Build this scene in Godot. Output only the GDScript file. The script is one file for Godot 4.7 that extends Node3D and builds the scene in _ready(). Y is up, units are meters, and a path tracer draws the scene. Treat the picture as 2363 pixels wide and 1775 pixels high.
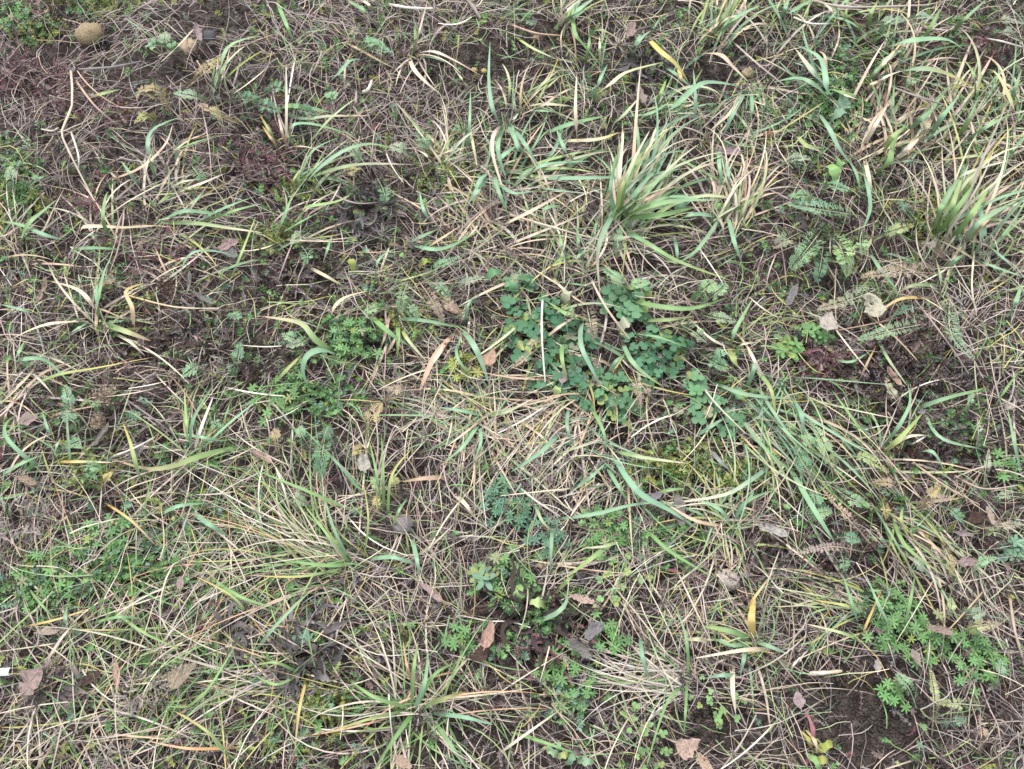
extends Node3D
# Autumn meadow floor seen from about head height: soil, dry litter, grass tufts, yarrow, small herbs, dead leaves, stones.

const CAM_H := 1.2
const PITCH := 67.0
const VFOV := 50.0
var rng := RandomNumberGenerator.new()
var noise := FastNoiseLite.new()
var noise2 := FastNoiseLite.new()
var fwd := Vector3(0, -sin(deg_to_rad(PITCH)), -cos(deg_to_rad(PITCH)))
var upv := Vector3(0, cos(deg_to_rad(PITCH)), -sin(deg_to_rad(PITCH)))
var tanv := tan(deg_to_rad(VFOV * 0.5))
var names := {}
var M := {}
# natural colours, linear
var PAL := {
	"bg": Color(.170, .275, .175), "gr": Color(.150, .245, .100), "dg": Color(.060, .130, .050), "yg": Color(.265, .310, .125),
	"ye": Color(.42, .31, .11), "cr": Color(.50, .435, .335), "tn": Color(.39, .29, .205), "st": Color(.345, .295, .255),
	"wh": Color(.56, .52, .455), "gy": Color(.195, .173, .168), "br": Color(.074, .046, .037), "mv": Color(.285, .215, .205),
	"pk": Color(.42, .28, .22), "rd": Color(.185, .085, .098), "or": Color(.36, .19, .09), "dk": Color(.045, .038, .041),
	"yr": Color(.175, .285, .160), "yl": Color(.225, .335, .155), "yd": Color(.085, .170, .105), "yy": Color(.34, .29, .12),
	"ydr": Color(.29, .225, .165), "ygy": Color(.25, .275, .195), "cl": Color(.055, .135, .070), "cl2": Color(.085, .175, .09),
	"hb": Color(.105, .205, .075), "hy": Color(.22, .245, .065), "pl": Color(.40, .375, .315), "dm": Color(.15, .112, .106), "bl": Color(.135, .22, .15), "sa": Color(.40, .275, .22)}

# ---------------------------------------------------------------- mesh collecting
class MB:
	var v := PackedVector3Array()
	var n := PackedVector3Array()
	var c := PackedColorArray()
	var i := PackedInt32Array()
	func vert(p: Vector3, nn: Vector3, col: Color) -> int:
		v.append(p); n.append(nn); c.append(col)
		return v.size() - 1
	func tri(a: int, b: int, d: int):
		i.append(a); i.append(b); i.append(d)
	func mesh(mat: Material) -> ArrayMesh:
		var a := []
		a.resize(Mesh.ARRAY_MAX)
		a[Mesh.ARRAY_VERTEX] = v; a[Mesh.ARRAY_NORMAL] = n; a[Mesh.ARRAY_COLOR] = c; a[Mesh.ARRAY_INDEX] = i
		var m := ArrayMesh.new()
		m.add_surface_from_arrays(Mesh.PRIMITIVE_TRIANGLES, a)
		m.surface_set_material(0, mat)
		return m

func rr(a: float, b: float) -> float:
	return rng.randf_range(a, b)

func jit(c: Color, amt := 0.16) -> Color:
	var k := 1.0 + rr(-amt, amt)
	return Color(c.r * k * (1.0 + rr(-.06, .06)), c.g * k * (1.0 + rr(-.04, .04)), c.b * k * (1.0 + rr(-.08, .08)))

func gh(x: float, z: float) -> float:
	return noise.get_noise_2d(x * 100.0, z * 100.0) * .014 + noise2.get_noise_2d(x * 100.0, z * 100.0) * .004

# a pixel of the 2363 x 1775 picture to the point at height h over the ground
func at(u: float, v: float, h := 0.0) -> Vector3:
	var tx := (u - 1181.5) / 887.5 * tanv
	var ty := (887.5 - v) / 887.5 * tanv
	var d := Vector3(tx, 0, 0) + upv * ty + fwd
	var t := (h - CAM_H) / d.y
	var p := Vector3(d.x * t, h, d.z * t)
	var g := gh(p.x, p.z)
	t = (h + g - CAM_H) / d.y
	return Vector3(d.x * t, h + g, d.z * t)

func pix(p: Vector3) -> Vector2:
	var d := p - Vector3(0, CAM_H, 0)
	var zz := d.dot(fwd)
	return Vector2(1181.5 + d.x / zz / tanv * 887.5, 887.5 - d.dot(upv) / zz / tanv * 887.5)

# metres per picture pixel near a pixel
func mpp(u: float, v: float) -> float:
	var d := at(u, v) - Vector3(0, CAM_H, 0)
	return d.dot(fwd) * tanv / 887.5

func curve(ctrl: PackedVector3Array, segs: int) -> PackedVector3Array:
	var out := PackedVector3Array()
	var m := ctrl.size() - 1
	for k in segs + 1:
		var t := float(k) / segs * m
		var a := mini(int(t), m - 1)
		var f := t - a
		var p0 := ctrl[maxi(a - 1, 0)]
		var p3 := ctrl[mini(a + 2, m)]
		out.append(ctrl[a].cubic_interpolate(ctrl[a + 1], p0, p3, f))
	return out

# a ribbon along pts; shape 0 grass blade, 1 straw, 2 withered leaf
func ribbon(mb: MB, pts: PackedVector3Array, w: float, ca: Color, cb: Color, roll := 0.0, twist := 0.0, fold := 0.0, shape := 0, mixpow := 1.6):
	var m := pts.size() - 1
	var base := mb.v.size()
	var cols := 3 if fold != 0.0 else 2
	var side := Vector3.RIGHT
	for k in m + 1:
		var t := float(k) / m
		var tg := (pts[mini(k + 1, m)] - pts[maxi(k - 1, 0)]).normalized()
		var s := tg.cross(Vector3.UP)
		if s.length() < .15: s = side
		s = s.normalized()
		if k > 0 and s.dot(side) < 0: s = -s
		side = s
		var nn := s.cross(tg).normalized()
		var a := roll + twist * t
		var sd := s * cos(a) + nn * sin(a)
		var no := nn * cos(a) - s * sin(a)
		var ww := w * .5
		if shape == 0: ww *= minf(.62 + t * 1.6, 1.0) * pow(maxf(1.0 - pow(t, 2.6), 0.0), .9) + .04
		elif shape == 1: ww *= 1.0 - .55 * t * t
		else: ww *= (.25 + sin(PI * minf(t * .93 + .05, 1.0)) * .9) * (1.0 + .25 * sin(t * 17.0 + roll * 9.0))
		var col := ca.lerp(cb, pow(t, mixpow))
		col = col * (1.0 + .10 * sin(t * 23.0 + roll * 31.0))
		col.a = 1
		if cols == 2:
			mb.vert(pts[k] - sd * ww, no, col)
			mb.vert(pts[k] + sd * ww, no, col)
		else:
			mb.vert(pts[k] - sd * ww + no * ww * fold, (no + sd * fold).normalized(), col)
			mb.vert(pts[k], no, Color(col.r * 1.13, col.g * 1.12, col.b * 1.1))
			mb.vert(pts[k] + sd * ww + no * ww * fold, (no - sd * fold).normalized(), col)
	for k in m:
		var r := base + k * cols
		for q in cols - 1:
			mb.tri(r + q, r + q + cols, r + q + 1)
			mb.tri(r + q + 1, r + q + cols, r + q + cols + 1)

# a round stalk along pts
func tube(mb: MB, pts: PackedVector3Array, r0: float, r1: float, ca: Color, cb: Color, sides := 5):
	var m := pts.size() - 1
	var base := mb.v.size()
	for k in m + 1:
		var t := float(k) / m
		var tg := (pts[mini(k + 1, m)] - pts[maxi(k - 1, 0)]).normalized()
		var s := tg.cross(Vector3.UP)
		if s.length() < .1: s = Vector3.RIGHT
		s = s.normalized()
		var b := s.cross(tg)
		var r := lerpf(r0, r1, t) * (1.0 + .12 * sin(t * 19.0 + r0 * 9000.0))
		var col := ca.lerp(cb, t) * (1.0 + .1 * sin(t * 31.0))
		col.a = 1
		for q in sides:
			var a := TAU * q / sides
			var d := s * cos(a) + b * sin(a)
			mb.vert(pts[k] + d * r, d, col)
	for k in m:
		for q in sides:
			var a := base + k * sides + q
			var b2 := base + k * sides + (q + 1) % sides
			mb.tri(a, b2, a + sides); mb.tri(b2, b2 + sides, a + sides)
	for e in [0, m]:
		var tg2: Vector3 = (pts[1] - pts[0]).normalized() * -1.0 if e == 0 else (pts[m] - pts[m - 1]).normalized()
		var ec: Color = ca if e == 0 else cb
		var c0 := mb.vert(pts[e], tg2, ec)
		var ring := []
		for q in sides: ring.append(mb.vert(mb.v[base + e * sides + q], tg2, ec))
		for q in sides:
			if e == 0: mb.tri(c0, ring[(q + 1) % sides], ring[q])
			else: mb.tri(c0, ring[q], ring[(q + 1) % sides])

# one small flat leaflet (a folded diamond) from p along d
func leaflet(mb: MB, p: Vector3, d: Vector3, s: Vector3, no: Vector3, l: float, w: float, ca: Color, cb: Color):
	var a := mb.vert(p, no, ca)
	var b := mb.vert(p + d * l * .55 - s * w * .5 + no * w * .12, no, cb)
	var e := mb.vert(p + d * l * .55 + s * w * .5 + no * w * .12, no, cb)
	var f := mb.vert(p + d * l, no, cb)
	mb.tri(a, b, e); mb.tri(b, f, e)

# rounded leaflet as a fan
func roundleaf(mb: MB, p: Vector3, d: Vector3, s: Vector3, no: Vector3, l: float, w: float, col: Color, edge: Color, notch := .1, cup := .15):
	var c0 := mb.vert(p + d * l * .5 - no * l * cup * .5, no, col * 1.12)
	var ring := []
	var k := 11
	for q in k:
		var a := TAU * q / k
		var rad := 1.0 - (notch if q == 0 else 0.0) + rr(-.05, .05)
		var off := d * (l * .5 * cos(a) * rad) + s * (w * .5 * sin(a) * rad * (1.0 + .22 * cos(a)))
		ring.append(mb.vert(p + d * l * .5 + off + no * (l * cup * (absf(sin(a)) * .7 - .1)), (no - off.normalized() * cup * 1.5).normalized(), edge))
	for q in k: mb.tri(c0, ring[q], ring[(q + 1) % k])

# ---------------------------------------------------------------- scene nodes
func numbered(n: String) -> String:
	if not names.has(n):
		names[n] = 0
		return n
	names[n] += 1
	return "%s_%03d" % [n, names[n]]

func tag(o: Node, label: String, category := "", group := "", kind := ""):
	o.set_meta("label", label)
	if category: o.set_meta("category", category)
	if group: o.set_meta("group", group)
	if kind: o.set_meta("kind", kind)

func thing(called: String, label: String, category: String, pos: Vector3, group := "") -> Node3D:
	var o := Node3D.new()
	o.name = numbered(called)
	add_child(o)
	o.position = pos
	tag(o, label, category, group)
	return o

func part(called: String, mb: MB, mat: Material, parent: Node3D) -> MeshInstance3D:
	var o := MeshInstance3D.new()
	o.name = called
	o.mesh = mb.mesh(mat)
	parent.add_child(o, true)
	return o

func single(called: String, mb: MB, mat: Material, label: String, category: String, group := "") -> MeshInstance3D:
	var o := MeshInstance3D.new()
	o.name = numbered(called)
	# origin at the thing's middle
	var c := Vector3.ZERO
	for p in mb.v: c += p
	c /= mb.v.size()
	var lo := 1e9
	for p in mb.v: lo = minf(lo, p.y)
	c.y = lo
	for k in mb.v.size(): mb.v[k] -= c
	o.mesh = mb.mesh(mat)
	o.position = c
	add_child(o)
	tag(o, label, category, group)
	return o

func shift(pts: PackedVector3Array, o: Vector3) -> PackedVector3Array:
	var r := PackedVector3Array()
	for p in pts: r.append(p - o)
	return r

func mat(rough: float, back := 0.0, tex: Texture2D = null, nrm: Texture2D = null) -> StandardMaterial3D:
	var m := StandardMaterial3D.new()
	m.vertex_color_use_as_albedo = true
	m.roughness = rough
	m.metallic_specular = .35
	m.cull_mode = BaseMaterial3D.CULL_DISABLED
	if back > 0:
		m.backlight_enabled = true
		m.backlight = Color(back, back, back * .6)
	if tex or nrm:
		m.uv1_triplanar = true
		m.uv1_world_triplanar = true
	if tex: m.albedo_texture = tex
	if nrm:
		m.normal_enabled = true
		m.normal_texture = nrm
	return m

func noisetex(freq: float, a: Color, b: Color, c: Color, nm := false, strength := 4.0) -> NoiseTexture2D:
	var f := FastNoiseLite.new()
	f.noise_type = FastNoiseLite.TYPE_SIMPLEX_SMOOTH
	f.frequency = freq
	f.fractal_octaves = 5
	f.seed = int(freq * 1000)
	var t := NoiseTexture2D.new()
	t.width = 512; t.height = 512
	t.seamless = true
	t.noise = f
	if nm:
		t.as_normal_map = true
		t.bump_strength = strength
	else:
		var g := Gradient.new()
		g.offsets = PackedFloat32Array([0.2, .5, .8])
		g.colors = PackedColorArray([a, b, c])
		t.color_ramp = g
	return t

# ---------------------------------------------------------------- builders
# control points of a traced blade: pixels, lifted over the ground along the way
func traced(px: Array, from: int, lift: float, low := .022) -> PackedVector3Array:
	var k := (px.size() - from) / 2
	var c := PackedVector3Array()
	for q in k:
		var t := float(q) / (k - 1)
		var h := low * minf(t * 4.0 + .15, 1.0) + lift * sin(PI * pow(t, .75) * .96)
		c.append(at(px[from + q * 2], px[from + q * 2 + 1], h))
	return c

func free_blade(root: Vector3, ang: float, l: float, e0: float, droop: float, bend: float) -> PackedVector3Array:
	var c := PackedVector3Array()
	var p := root
	var n := 9
	c.append(p)
	for k in n:
		var t := (k + .5) / n
		var e := e0 - droop * t
		var a := ang + bend * t
		p += Vector3(cos(a) * cos(e), sin(e), -sin(a) * cos(e)) * (l / n)
		var g := gh(p.x, p.z) + .012
		if p.y < g: p.y = g
		c.append(p)
	return c

# [label, u, v, traced blades, random n, dir deg, spread deg, length mm, width mm, palette pairs, elevation deg, root radius px]
func grass_tuft(d: Array):
	var u: float = d[1]
	var v: float = d[2]
	var o := at(u, v)
	var t := thing("grass_tuft", d[0], "grass tuft", o, "grass tufts in the meadow")
	for b in d[3]:
		var mb := MB.new()
		var w: float = b[2] * 1.08 * mpp(b[4], b[5])
		var pts := shift(curve(traced(b, 4, b[3] * .001), 11), o)
		ribbon(mb, pts, w, jit(PAL[b[0]], .1), jit(PAL[b[1]], .1), rr(-.35, .35), rr(-.5, .5), rr(.12, .3), 0, 1.8)
		part("blade", mb, M.blade, t)
	var n := int(d[4] * (1.35 if d[8] >= 3.5 else 1.2))
	var pals: Array = d[9]
	var s := mpp(u, v)
	for k in n:
		var a := deg_to_rad(d[5] + clampf(rng.randfn(0, .55), -1.3, 1.3) * d[6])
		var r: float = (d[11] * 1.7 + 14.0) * s * sqrt(rng.randf())
		var ra := rr(0, TAU)
		var root := Vector3(cos(ra) * r, 0, sin(ra) * r)
		root.y = gh(o.x + root.x, o.z + root.z)
		var p: Array = pals[rng.randi() % pals.size()]
		var l: float = d[7] * .001 * rr(.6, 1.4)
		var e := deg_to_rad(d[10]) * rr(.25, 1.05)
		var pts := free_blade(Vector3(o.x + root.x, root.y, o.z + root.z), a, l, e, e * rr(.9, 2.4), rng.randfn(0, .6))
		var mb := MB.new()
		ribbon(mb, shift(pts, o), d[8] * .001 * rr(.45, 1.1), jit(PAL[p[0]]), jit(PAL[p[1]]), rr(-.6, .6), rr(-1.2, 1.2), rr(.1, .35), 0, 1.3)
		part("blade", mb, M.blade, t)

# feather leaf along pts
func feather(t: Node3D, pts: PackedVector3Array, w: float, ca: Color, cb: Color, rachis: Color, curl: float, called := "leaf"):
	var mb := MB.new()
	var m := pts.size() - 1
	var len := 0.0
	for k in m: len += pts[k].distance_to(pts[k + 1])
	var pairs := clampi(int(len / .0062), 10, 26)
	for k in pairs:
		var f := .12 + .88 * float(k) / pairs
		var x := f * m
		var a := mini(int(x), m - 1)
		var p := pts[a].lerp(pts[a + 1], x - a)
		var tg := (pts[a + 1] - pts[a]).normalized()
		var s := tg.cross(Vector3.UP).normalized()
		var no := s.cross(tg).normalized()
		var prof := pow(sin(PI * pow(f, .75)), .7) * (1.0 if f < .97 else .6)
		for sg in [-1.0, 1.0]:
			if rng.randf() < .05: continue
			var pl := w * .5 * prof * rr(.78, 1.1)
			var col := ca.lerp(cb, clampf(f + rr(-.25, .25), 0, 1))
			col = jit(col, .13)
			var up := rr(.1, .55) + curl * rr(.3, 1.2)
			var sweep := rr(.35, .7)
			var dd: Vector3 = (s * sg + tg * sweep + no * up).normalized()
			var ss := dd.cross(no).normalized()
			var nn := ss.cross(dd).normalized()
			if nn.dot(no) < 0: nn = -nn
			leaflet(mb, p, dd, ss, nn, pl, pl * .16 + .0006, col, col)
			for q in 3:
				var g := .3 + .24 * q
				var lp := p + dd * pl * g
				var ll := pl * (.44 - .09 * q)
				for s2 in [-1.0, 1.0]:
					var d2: Vector3 = (ss * s2 + dd * rr(.5, .9) + nn * (rr(-.1, .5) + curl * .4)).normalized()
					var s3 := d2.cross(nn).normalized()
					leaflet(mb, lp, d2, s3, nn, ll, ll * .32 + .0005, col, col)
	var leaf := part(called, mb, M.herb, t)
	var rb := MB.new()
	tube(rb, pts, .0011, .0004, rachis, rachis.lerp(cb, .5), 4)
	part("leaf_stalk", rb, M.straw, leaf)

# [label, name, category, leaves] ; leaf [pal a, pal b, width px, lift mm, curl, path...]
func feather_plant(d: Array):
	var first: Array = d[3][0]
	var o := at(first[5], first[6])
	var t := thing(d[1], d[0], d[2], o, "feathery yarrow plants")
	for l in d[3]:
		var pts := shift(curve(traced(l, 5, l[3] * .001, .034), 12), o)
		var ca := jit(PAL[l[0]], .1)
		var cb := jit(PAL[l[1]], .1)
		feather(t, pts, l[2] * mpp(l[5], l[6]), ca, cb, ca.lerp(PAL.cr, .5), l[4])

# dead leaf. [label, u, v, length px, width px, angle deg, colour, curl, shape, lift mm]
func dead_leaf(d: Array):
	var s := mpp(d[1], d[2])
	var lift: float = d[9] * .001 + .009
	var o := at(d[1], d[2], lift)
	var L: float = d[3] * s
	var W: float = d[4] * s
	var curl: float = d[7]
	var kind: String = d[8]
	var a := deg_to_rad(d[5])
	var t := thing("dead_leaf", d[0], "dead leaf", o, "dead leaves scattered on the litter")
	var bx := Vector3(cos(a), 0, -sin(a))
	var by := Vector3(sin(a), 0, cos(a))
	var bas := Basis(bx, Vector3.UP, by).rotated(bx, rr(-.3, .3)).rotated(by, rr(-.25, .25))
	var ns := 16
	var nt := 10
	var mb := MB.new()
	var col := jit(PAL[d[6]], .06)
	var ph := rr(0, 40)
	var grid := []
	for i in ns + 1:
		var f := float(i) / ns
		var half := 0.0
		match kind:
			"oval": half = pow(sin(PI * pow(f, .85)), .75)
			"heart": half = pow(sin(PI * pow(f, .55)), .8)
			"long": half = pow(sin(PI * f), .55) * .9
			"torn": half = pow(sin(PI * f), .5) * (.72 + .3 * noise.get_noise_2d(f * 300.0 + ph * 50, 7.0))
			_: half = pow(sin(PI * pow(f, .8)), .7)
		half *= 1.0 + .07 * sin(f * 47.0 + ph) + .5 * noise.get_noise_2d(f * 90.0 + ph * 40, 3.0)
		for j in nt + 1:
			var g := (float(j) / nt - .5) * 2.0
			var x := (f - .5) * L + rr(-.01, .01) * L
			var arc := g * half
			var th := arc * curl
			var yy := 0.0
			var zz := arc * W * .5
			if absf(curl) > .05:
				zz = sin(th) / curl * W * .5
				yy = (1.0 - cos(th)) / curl * W * .5
			var e := (f - .5) * 2.0
			yy += curl * .10 * L * e * e
			yy += (noise.get_noise_2d(x * 1500.0 + ph * 31, zz * 1500.0) * .11 + noise2.get_noise_2d(x * 900.0 + ph * 31, zz * 900.0) * .035) * minf(L, W * 1.5)
			zz += noise.get_noise_2d(x * 900.0 + ph * 11, 40.0) * .12 * W
			# side veins stand as shallow ridges
			yy += absf(sin(f * 22.0 - absf(g) * 5.0)) * .012 * W
			grid.append(bas * Vector3(x, yy, zz))
	var lo := 1e9
	for p in grid: lo = minf(lo, p.y)
	for k in grid.size(): grid[k].y -= lo
	for i in ns + 1:
		for j in nt + 1:
			var k := i * (nt + 1) + j
			var dx: Vector3 = grid[mini(i + 1, ns) * (nt + 1) + j] - grid[maxi(i - 1, 0) * (nt + 1) + j]
			var dz: Vector3 = grid[i * (nt + 1) + mini(j + 1, nt)] - grid[i * (nt + 1) + maxi(j - 1, 0)]
			var nn := dz.cross(dx)
			nn = nn.normalized() if nn.length() > 1e-9 else Vector3.UP
			var spot := noise.get_noise_2d(i * 23.0 + ph * 17, j * 23.0)
			var cc := col * (1.0 + .22 * noise2.get_noise_2d(i * 12.0 + ph * 9, j * 12.0))
			if spot > .33: cc = cc.lerp(PAL.br * .6, .55)
			cc.a = 1
			mb.vert(grid[k], nn, cc)
	for i in ns:
		for j in nt:
			if kind == "hole" and (i == 8 or i == 9) and (j == 5 or j == 4): continue
			if kind == "torn" and noise.get_noise_2d(i * 31.0 + ph * 5, j * 31.0 + 90) > .42: continue
			var k := i * (nt + 1) + j
			mb.tri(k, k + nt + 1, k + 1); mb.tri(k + 1, k + nt + 1, k + nt + 2)
	part("leaf_blade", mb, M.dead, t)
	var rib := PackedVector3Array()
	var x0: Vector3 = grid[nt / 2]
	var x1: Vector3 = grid[(nt + 1) + nt / 2]
	rib.append(x0 + (x0 - x1).normalized() * L * .15 + Vector3(0, .002, 0))
	for i in range(0, ns + 1, 2): rib.append(grid[i * (nt + 1) + nt / 2] + Vector3(0, .0004, 0))
	var rb := MB.new()
	tube(rb, rib, .0007, .0003, col * .9, col * .95, 5)
	part("midrib", rb, M.straw, t)

# stones. [label, u, v, size px, ratio, colour, sunk]
func stone(d: Array):
	var s := mpp(d[1], d[2])
	var R: float = d[3] * s * .5
	var mb := MB.new()
	var o := at(d[1], d[2], .013 + R * .45)
	var rings := 12
	var seg := 18
	var ph := rr(0, 900)
	var col: Color = PAL[d[5]] if d[5] is String else d[5]
	var rot := Basis(Vector3.UP, deg_to_rad(d[6]))
	for i in rings + 1:
		for j in seg:
			var la := PI * i / rings
			var lo := TAU * j / seg
			var dir := Vector3(sin(la) * cos(lo), cos(la), sin(la) * sin(lo))
			var r := 1.0 + noise.get_noise_3d(dir.x * 38 + ph, dir.y * 38, dir.z * 38) * .42 + noise2.get_noise_3d(dir.x * 30 + ph, dir.y * 30, dir.z * 30) * .07
			var q := rot * (dir * r * R * Vector3(1, .66, d[4]))
			var cc := col * (1.0 + .25 * noise2.get_noise_3d(dir.x * 60 + ph, dir.y * 60, dir.z * 60))
			cc.a = 1
			mb.vert(o + q, (rot * (dir / Vector3(1, .66, d[4]))).normalized(), cc)
	for i in rings:
		for j in seg:
			var a := i * seg + j
			var b := i * seg + (j + 1) % seg
			mb.tri(a, a + seg, b); mb.tri(b, a + seg, b + seg)
	single("stone", mb, M.stone, d[0], "stone", "stones in the grass")

# stalks and straws. [label, name, r px, lift, pal a, pal b, path...]
func stalk(d: Array):
	var c := traced(d, 6, d[3] * .001, .026)
	c[0].y += .012
	var mb := MB.new()
	var r: float = d[2] * mpp(d[6], d[7]) * .5
	tube(mb, curve(c, 12), r * .8, r * .5, jit(PAL[d[4]], .06), jit(PAL[d[5]], .06), 6)
	single(d[1], mb, M.straw, d[0], "dry stalk", "dry stalks lying on the litter")

# palmate herb. [label, u, v, radius px, leaves, pal, leaflets, leaflet mm, ratio, name, category]
func herb(d: Array):
	var o := at(d[1], d[2])
	var s := mpp(d[1], d[2])
	var t := thing(d[9], d[0], d[10], o, "small green herbs between the grass")
	var n := int(d[4] * 1.35)
	for k in n:
		var a := rr(0, TAU)
		var r: float = d[3] * s * sqrt((k + .4) / n) * rr(.7, 1.3)
		var h := rr(.014, .034)
		var px := o.x + cos(a) * r
		var pz := o.z + sin(a) * r
		var top := Vector3(px - o.x, gh(px, pz) + h - o.y, pz - o.z)
		var root := Vector3(top.x * .55, gh(o.x + top.x * .55, o.z + top.z * .55) - o.y, top.z * .55)
		var mb := MB.new()
		var col := jit(PAL[d[5]], .22)
		if rng.randf() < .09: col = col.lerp(PAL.hy, .6)
		elif rng.randf() < .04: col = col.lerp(PAL.ydr, .5)
		tube(mb, curve(PackedVector3Array([root, root.lerp(top, .6) + Vector3(0, .006, 0), top]), 4), .0007, .0005, col, col, 3)
		var nrm := Vector3(cos(a) * rr(0, .45) + rr(-.2, .2), 1, sin(a) * rr(0, .45) + rr(-.2, .2)).normalized()
		var e1 := nrm.cross(Vector3(rr(-1, 1), 0, rr(-1, 1) + .01)).normalized()
		var e2 := nrm.cross(e1)
		var lf: int = d[6]
		var ll: float = d[7] * .001 * rr(.7, 1.2)
		for q in lf:
			var b := TAU * q / lf * (.97 if lf > 3 else 1.0) + rr(-.12, .12)
			var dd := (e1 * cos(b) + e2 * sin(b) + nrm * rr(-.1, .35)).normalized()
			var ss := dd.cross(nrm).normalized()
			var nn := ss.cross(dd).normalized()
			roundleaf(mb, top, dd, ss, nn, ll * rr(.85, 1.1), ll * d[8], col, jit(col, .05), .0 if d[8] < .6 else .14, .12)
		part("leaf", mb, M.herb, t)

# shrivelled dark plant. [label, u, v, rx px, ry px, n, pal a, pal b, length mm, width mm]
func withered(d: Array, called := "withered_plant", cat := "withered plant"):
	var o := at(d[1], d[2])
	var s := mpp(d[1], d[2])
	var t := thing(called, d[0], cat, o, "shrivelled plants in the litter")
	for k in int(d[5] * 1.4):
		var a := rr(0, TAU)
		var r := sqrt(rng.randf())
		var p := Vector3(cos(a) * d[3] * s * r, rr(.014, .042), sin(a) * d[4] * s * 1.1 * r)
		p.y += gh(o.x + p.x, o.z + p.z) - o.y
		var b := a + rr(-1.2, 1.2)
		var c := PackedVector3Array([p])
		var l: float = d[8] * .001 * rr(.5, 1.2)
		for q in 5:
			b += rr(-.9, .9)
			p += Vector3(cos(b), rr(-.5, .45), sin(b)) * l / 5
			p.y = maxf(p.y, gh(o.x + p.x, o.z + p.z) - o.y + .006)
			c.append(p)
		var mb := MB.new()
		ribbon(mb, curve(c, 9), d[9] * .001 * rr(.35, 1.0), jit(PAL[d[6]], .3), jit(PAL[d[7]], .3), rr(-1.2, 1.2), rr(-3, 3), rr(.2, .7), 2, 1.0)
		part("shrivelled_leaf", mb, M.dead, t)

# clump of dry seeds. [label, u, v, rx px, ry px, pal]
func seed_head(d: Array):
	var o := at(d[1], d[2])
	var s := mpp(d[1], d[2])
	var t := thing("seed_head", d[0], "seed head", o, "dry seed heads")
	var mb := MB.new()
	var st := MB.new()
	for k in 13:
		var a := rr(0, TAU)
		var r := sqrt(rng.randf()) * .8
		var top := Vector3(cos(a) * d[3] * s * r, rr(.035, .05), sin(a) * d[4] * s * r)
		tube(st, curve(PackedVector3Array([Vector3(0, .004, 0), top * Vector3(.5, .6, .5), top]), 4), .0007, .0005, PAL.ydr, PAL.ydr, 3)
		for q in 26:
			var p := top + Vector3(rr(-1, 1) * d[3] * .35 * s, rr(-.007, .009), rr(-1, 1) * d[4] * .35 * s)
			var dd := Vector3(rr(-1, 1), rr(.2, 1.2), rr(-1, 1)).normalized()
			var ss := dd.cross(Vector3(rr(-1, 1), rr(-1, 1), rr(-1, 1))).normalized()
			leaflet(mb, p, dd, ss, ss.cross(dd), rr(.003, .0055), rr(.0016, .003), jit(PAL[d[5]], .3), jit(PAL[d[5]], .3))
	part("seeds", mb, M.straw, t)
	part("stem", st, M.straw, t)

# single leaves of a broad herb. [label, name, category, [[pal, length px, width px, angle, u, v], ...]]
func broad_herb(d: Array):
	var o := at(d[3][0][4], d[3][0][5])
	var t := thing(d[1], d[0], d[2], o, "small green herbs between the grass")
	for l in d[3]:
		var s := mpp(l[4], l[5])
		var a := deg_to_rad(l[3])
		var L: float = l[1] * s
		var dir := Vector3(cos(a), 0, -sin(a))
		var mid := at(l[4], l[5], .032)
		var c := PackedVector3Array([mid - dir * L * .5 - Vector3(0, .014, 0), mid - dir * L * .2, mid + dir * L * .15 + Vector3(0, .004, 0), mid + dir * L * .5 - Vector3(0, .006, 0)])
		var mb := MB.new()
		var col := jit(PAL[l[0]], .08)
		ribbon(mb, shift(curve(c, 10), o), l[2] * s, col, jit(col, .1), rr(-.3, .3), rr(-.3, .3), .3, 2, 1.0)
		part("leaf", mb, M.herb, t)

var BARE := [[2000, 1655, 155, 115], [1640, 1660, 95, 65], [1895, 1540, 60, 25], [1000, 160, 45, 40], [1130, 150, 60, 60], [1640, 190, 60, 40], [1280, 90, 70, 35], [530, 50, 70, 35], [1420, 1005, 60, 35], [1610, 1190, 45, 30], [1180, 975, 40, 30], [960, 1090, 45, 30], [870, 800, 30, 35], [1110, 1700, 70, 35], [1300, 560, 0, 0], [860, 1640, 60, 35], [1960, 1310, 60, 30], [1280, 1520, 60, 50], [640, 1700, 0, 0], [2020, 480, 0, 0]]

func bare(u: float, v: float) -> float:
	var m := 0.0
	for b in BARE:
		if b[2] <= 0: continue
		var q := Vector2((u - b[0]) / b[2], (v - b[1]) / b[3]).length()
		m = maxf(m, clampf(1.6 - q, 0, 1))
	return m

# places where little dry straw lies: dark remains, red-brown litter, clover, yarrow
var THIN := [[850, 500, 80, 60, .85], [1490, 175, 75, 35, .85], [578, 392, 60, 50, .8], [715, 1515, 60, 60, .8], [1240, 1420, 80, 60, .85], [605, 835, 50, 45, .8], [480, 775, 40, 40, .7], [2060, 860, 170, 90, .7], [2150, 1010, 170, 80, .55], [1300, 1480, 170, 120, .6], [1330, 830, 170, 110, .8], [1540, 840, 100, 80, .7], [1890, 1290, 160, 60, .6], [1930, 560, 110, 90, .6], [1900, 1110, 120, 110, .7], [2080, 1450, 120, 70, .7], [870, 790, 70, 60, .8], [1600, 1080, 160, 70, .5], [700, 650, 120, 60, .5], [430, 790, 150, 70, .5], [620, 400, 80, 70, .6], [1160, 140, 140, 80, .5], [1640, 190, 80, 50, .6], [2250, 140, 80, 60, .6], [1950, 230, 130, 70, .6], [600, 235, 130, 40, .5], [740, 1040, 70, 80, .5], [200, 960, 110, 80, .5]]

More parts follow.
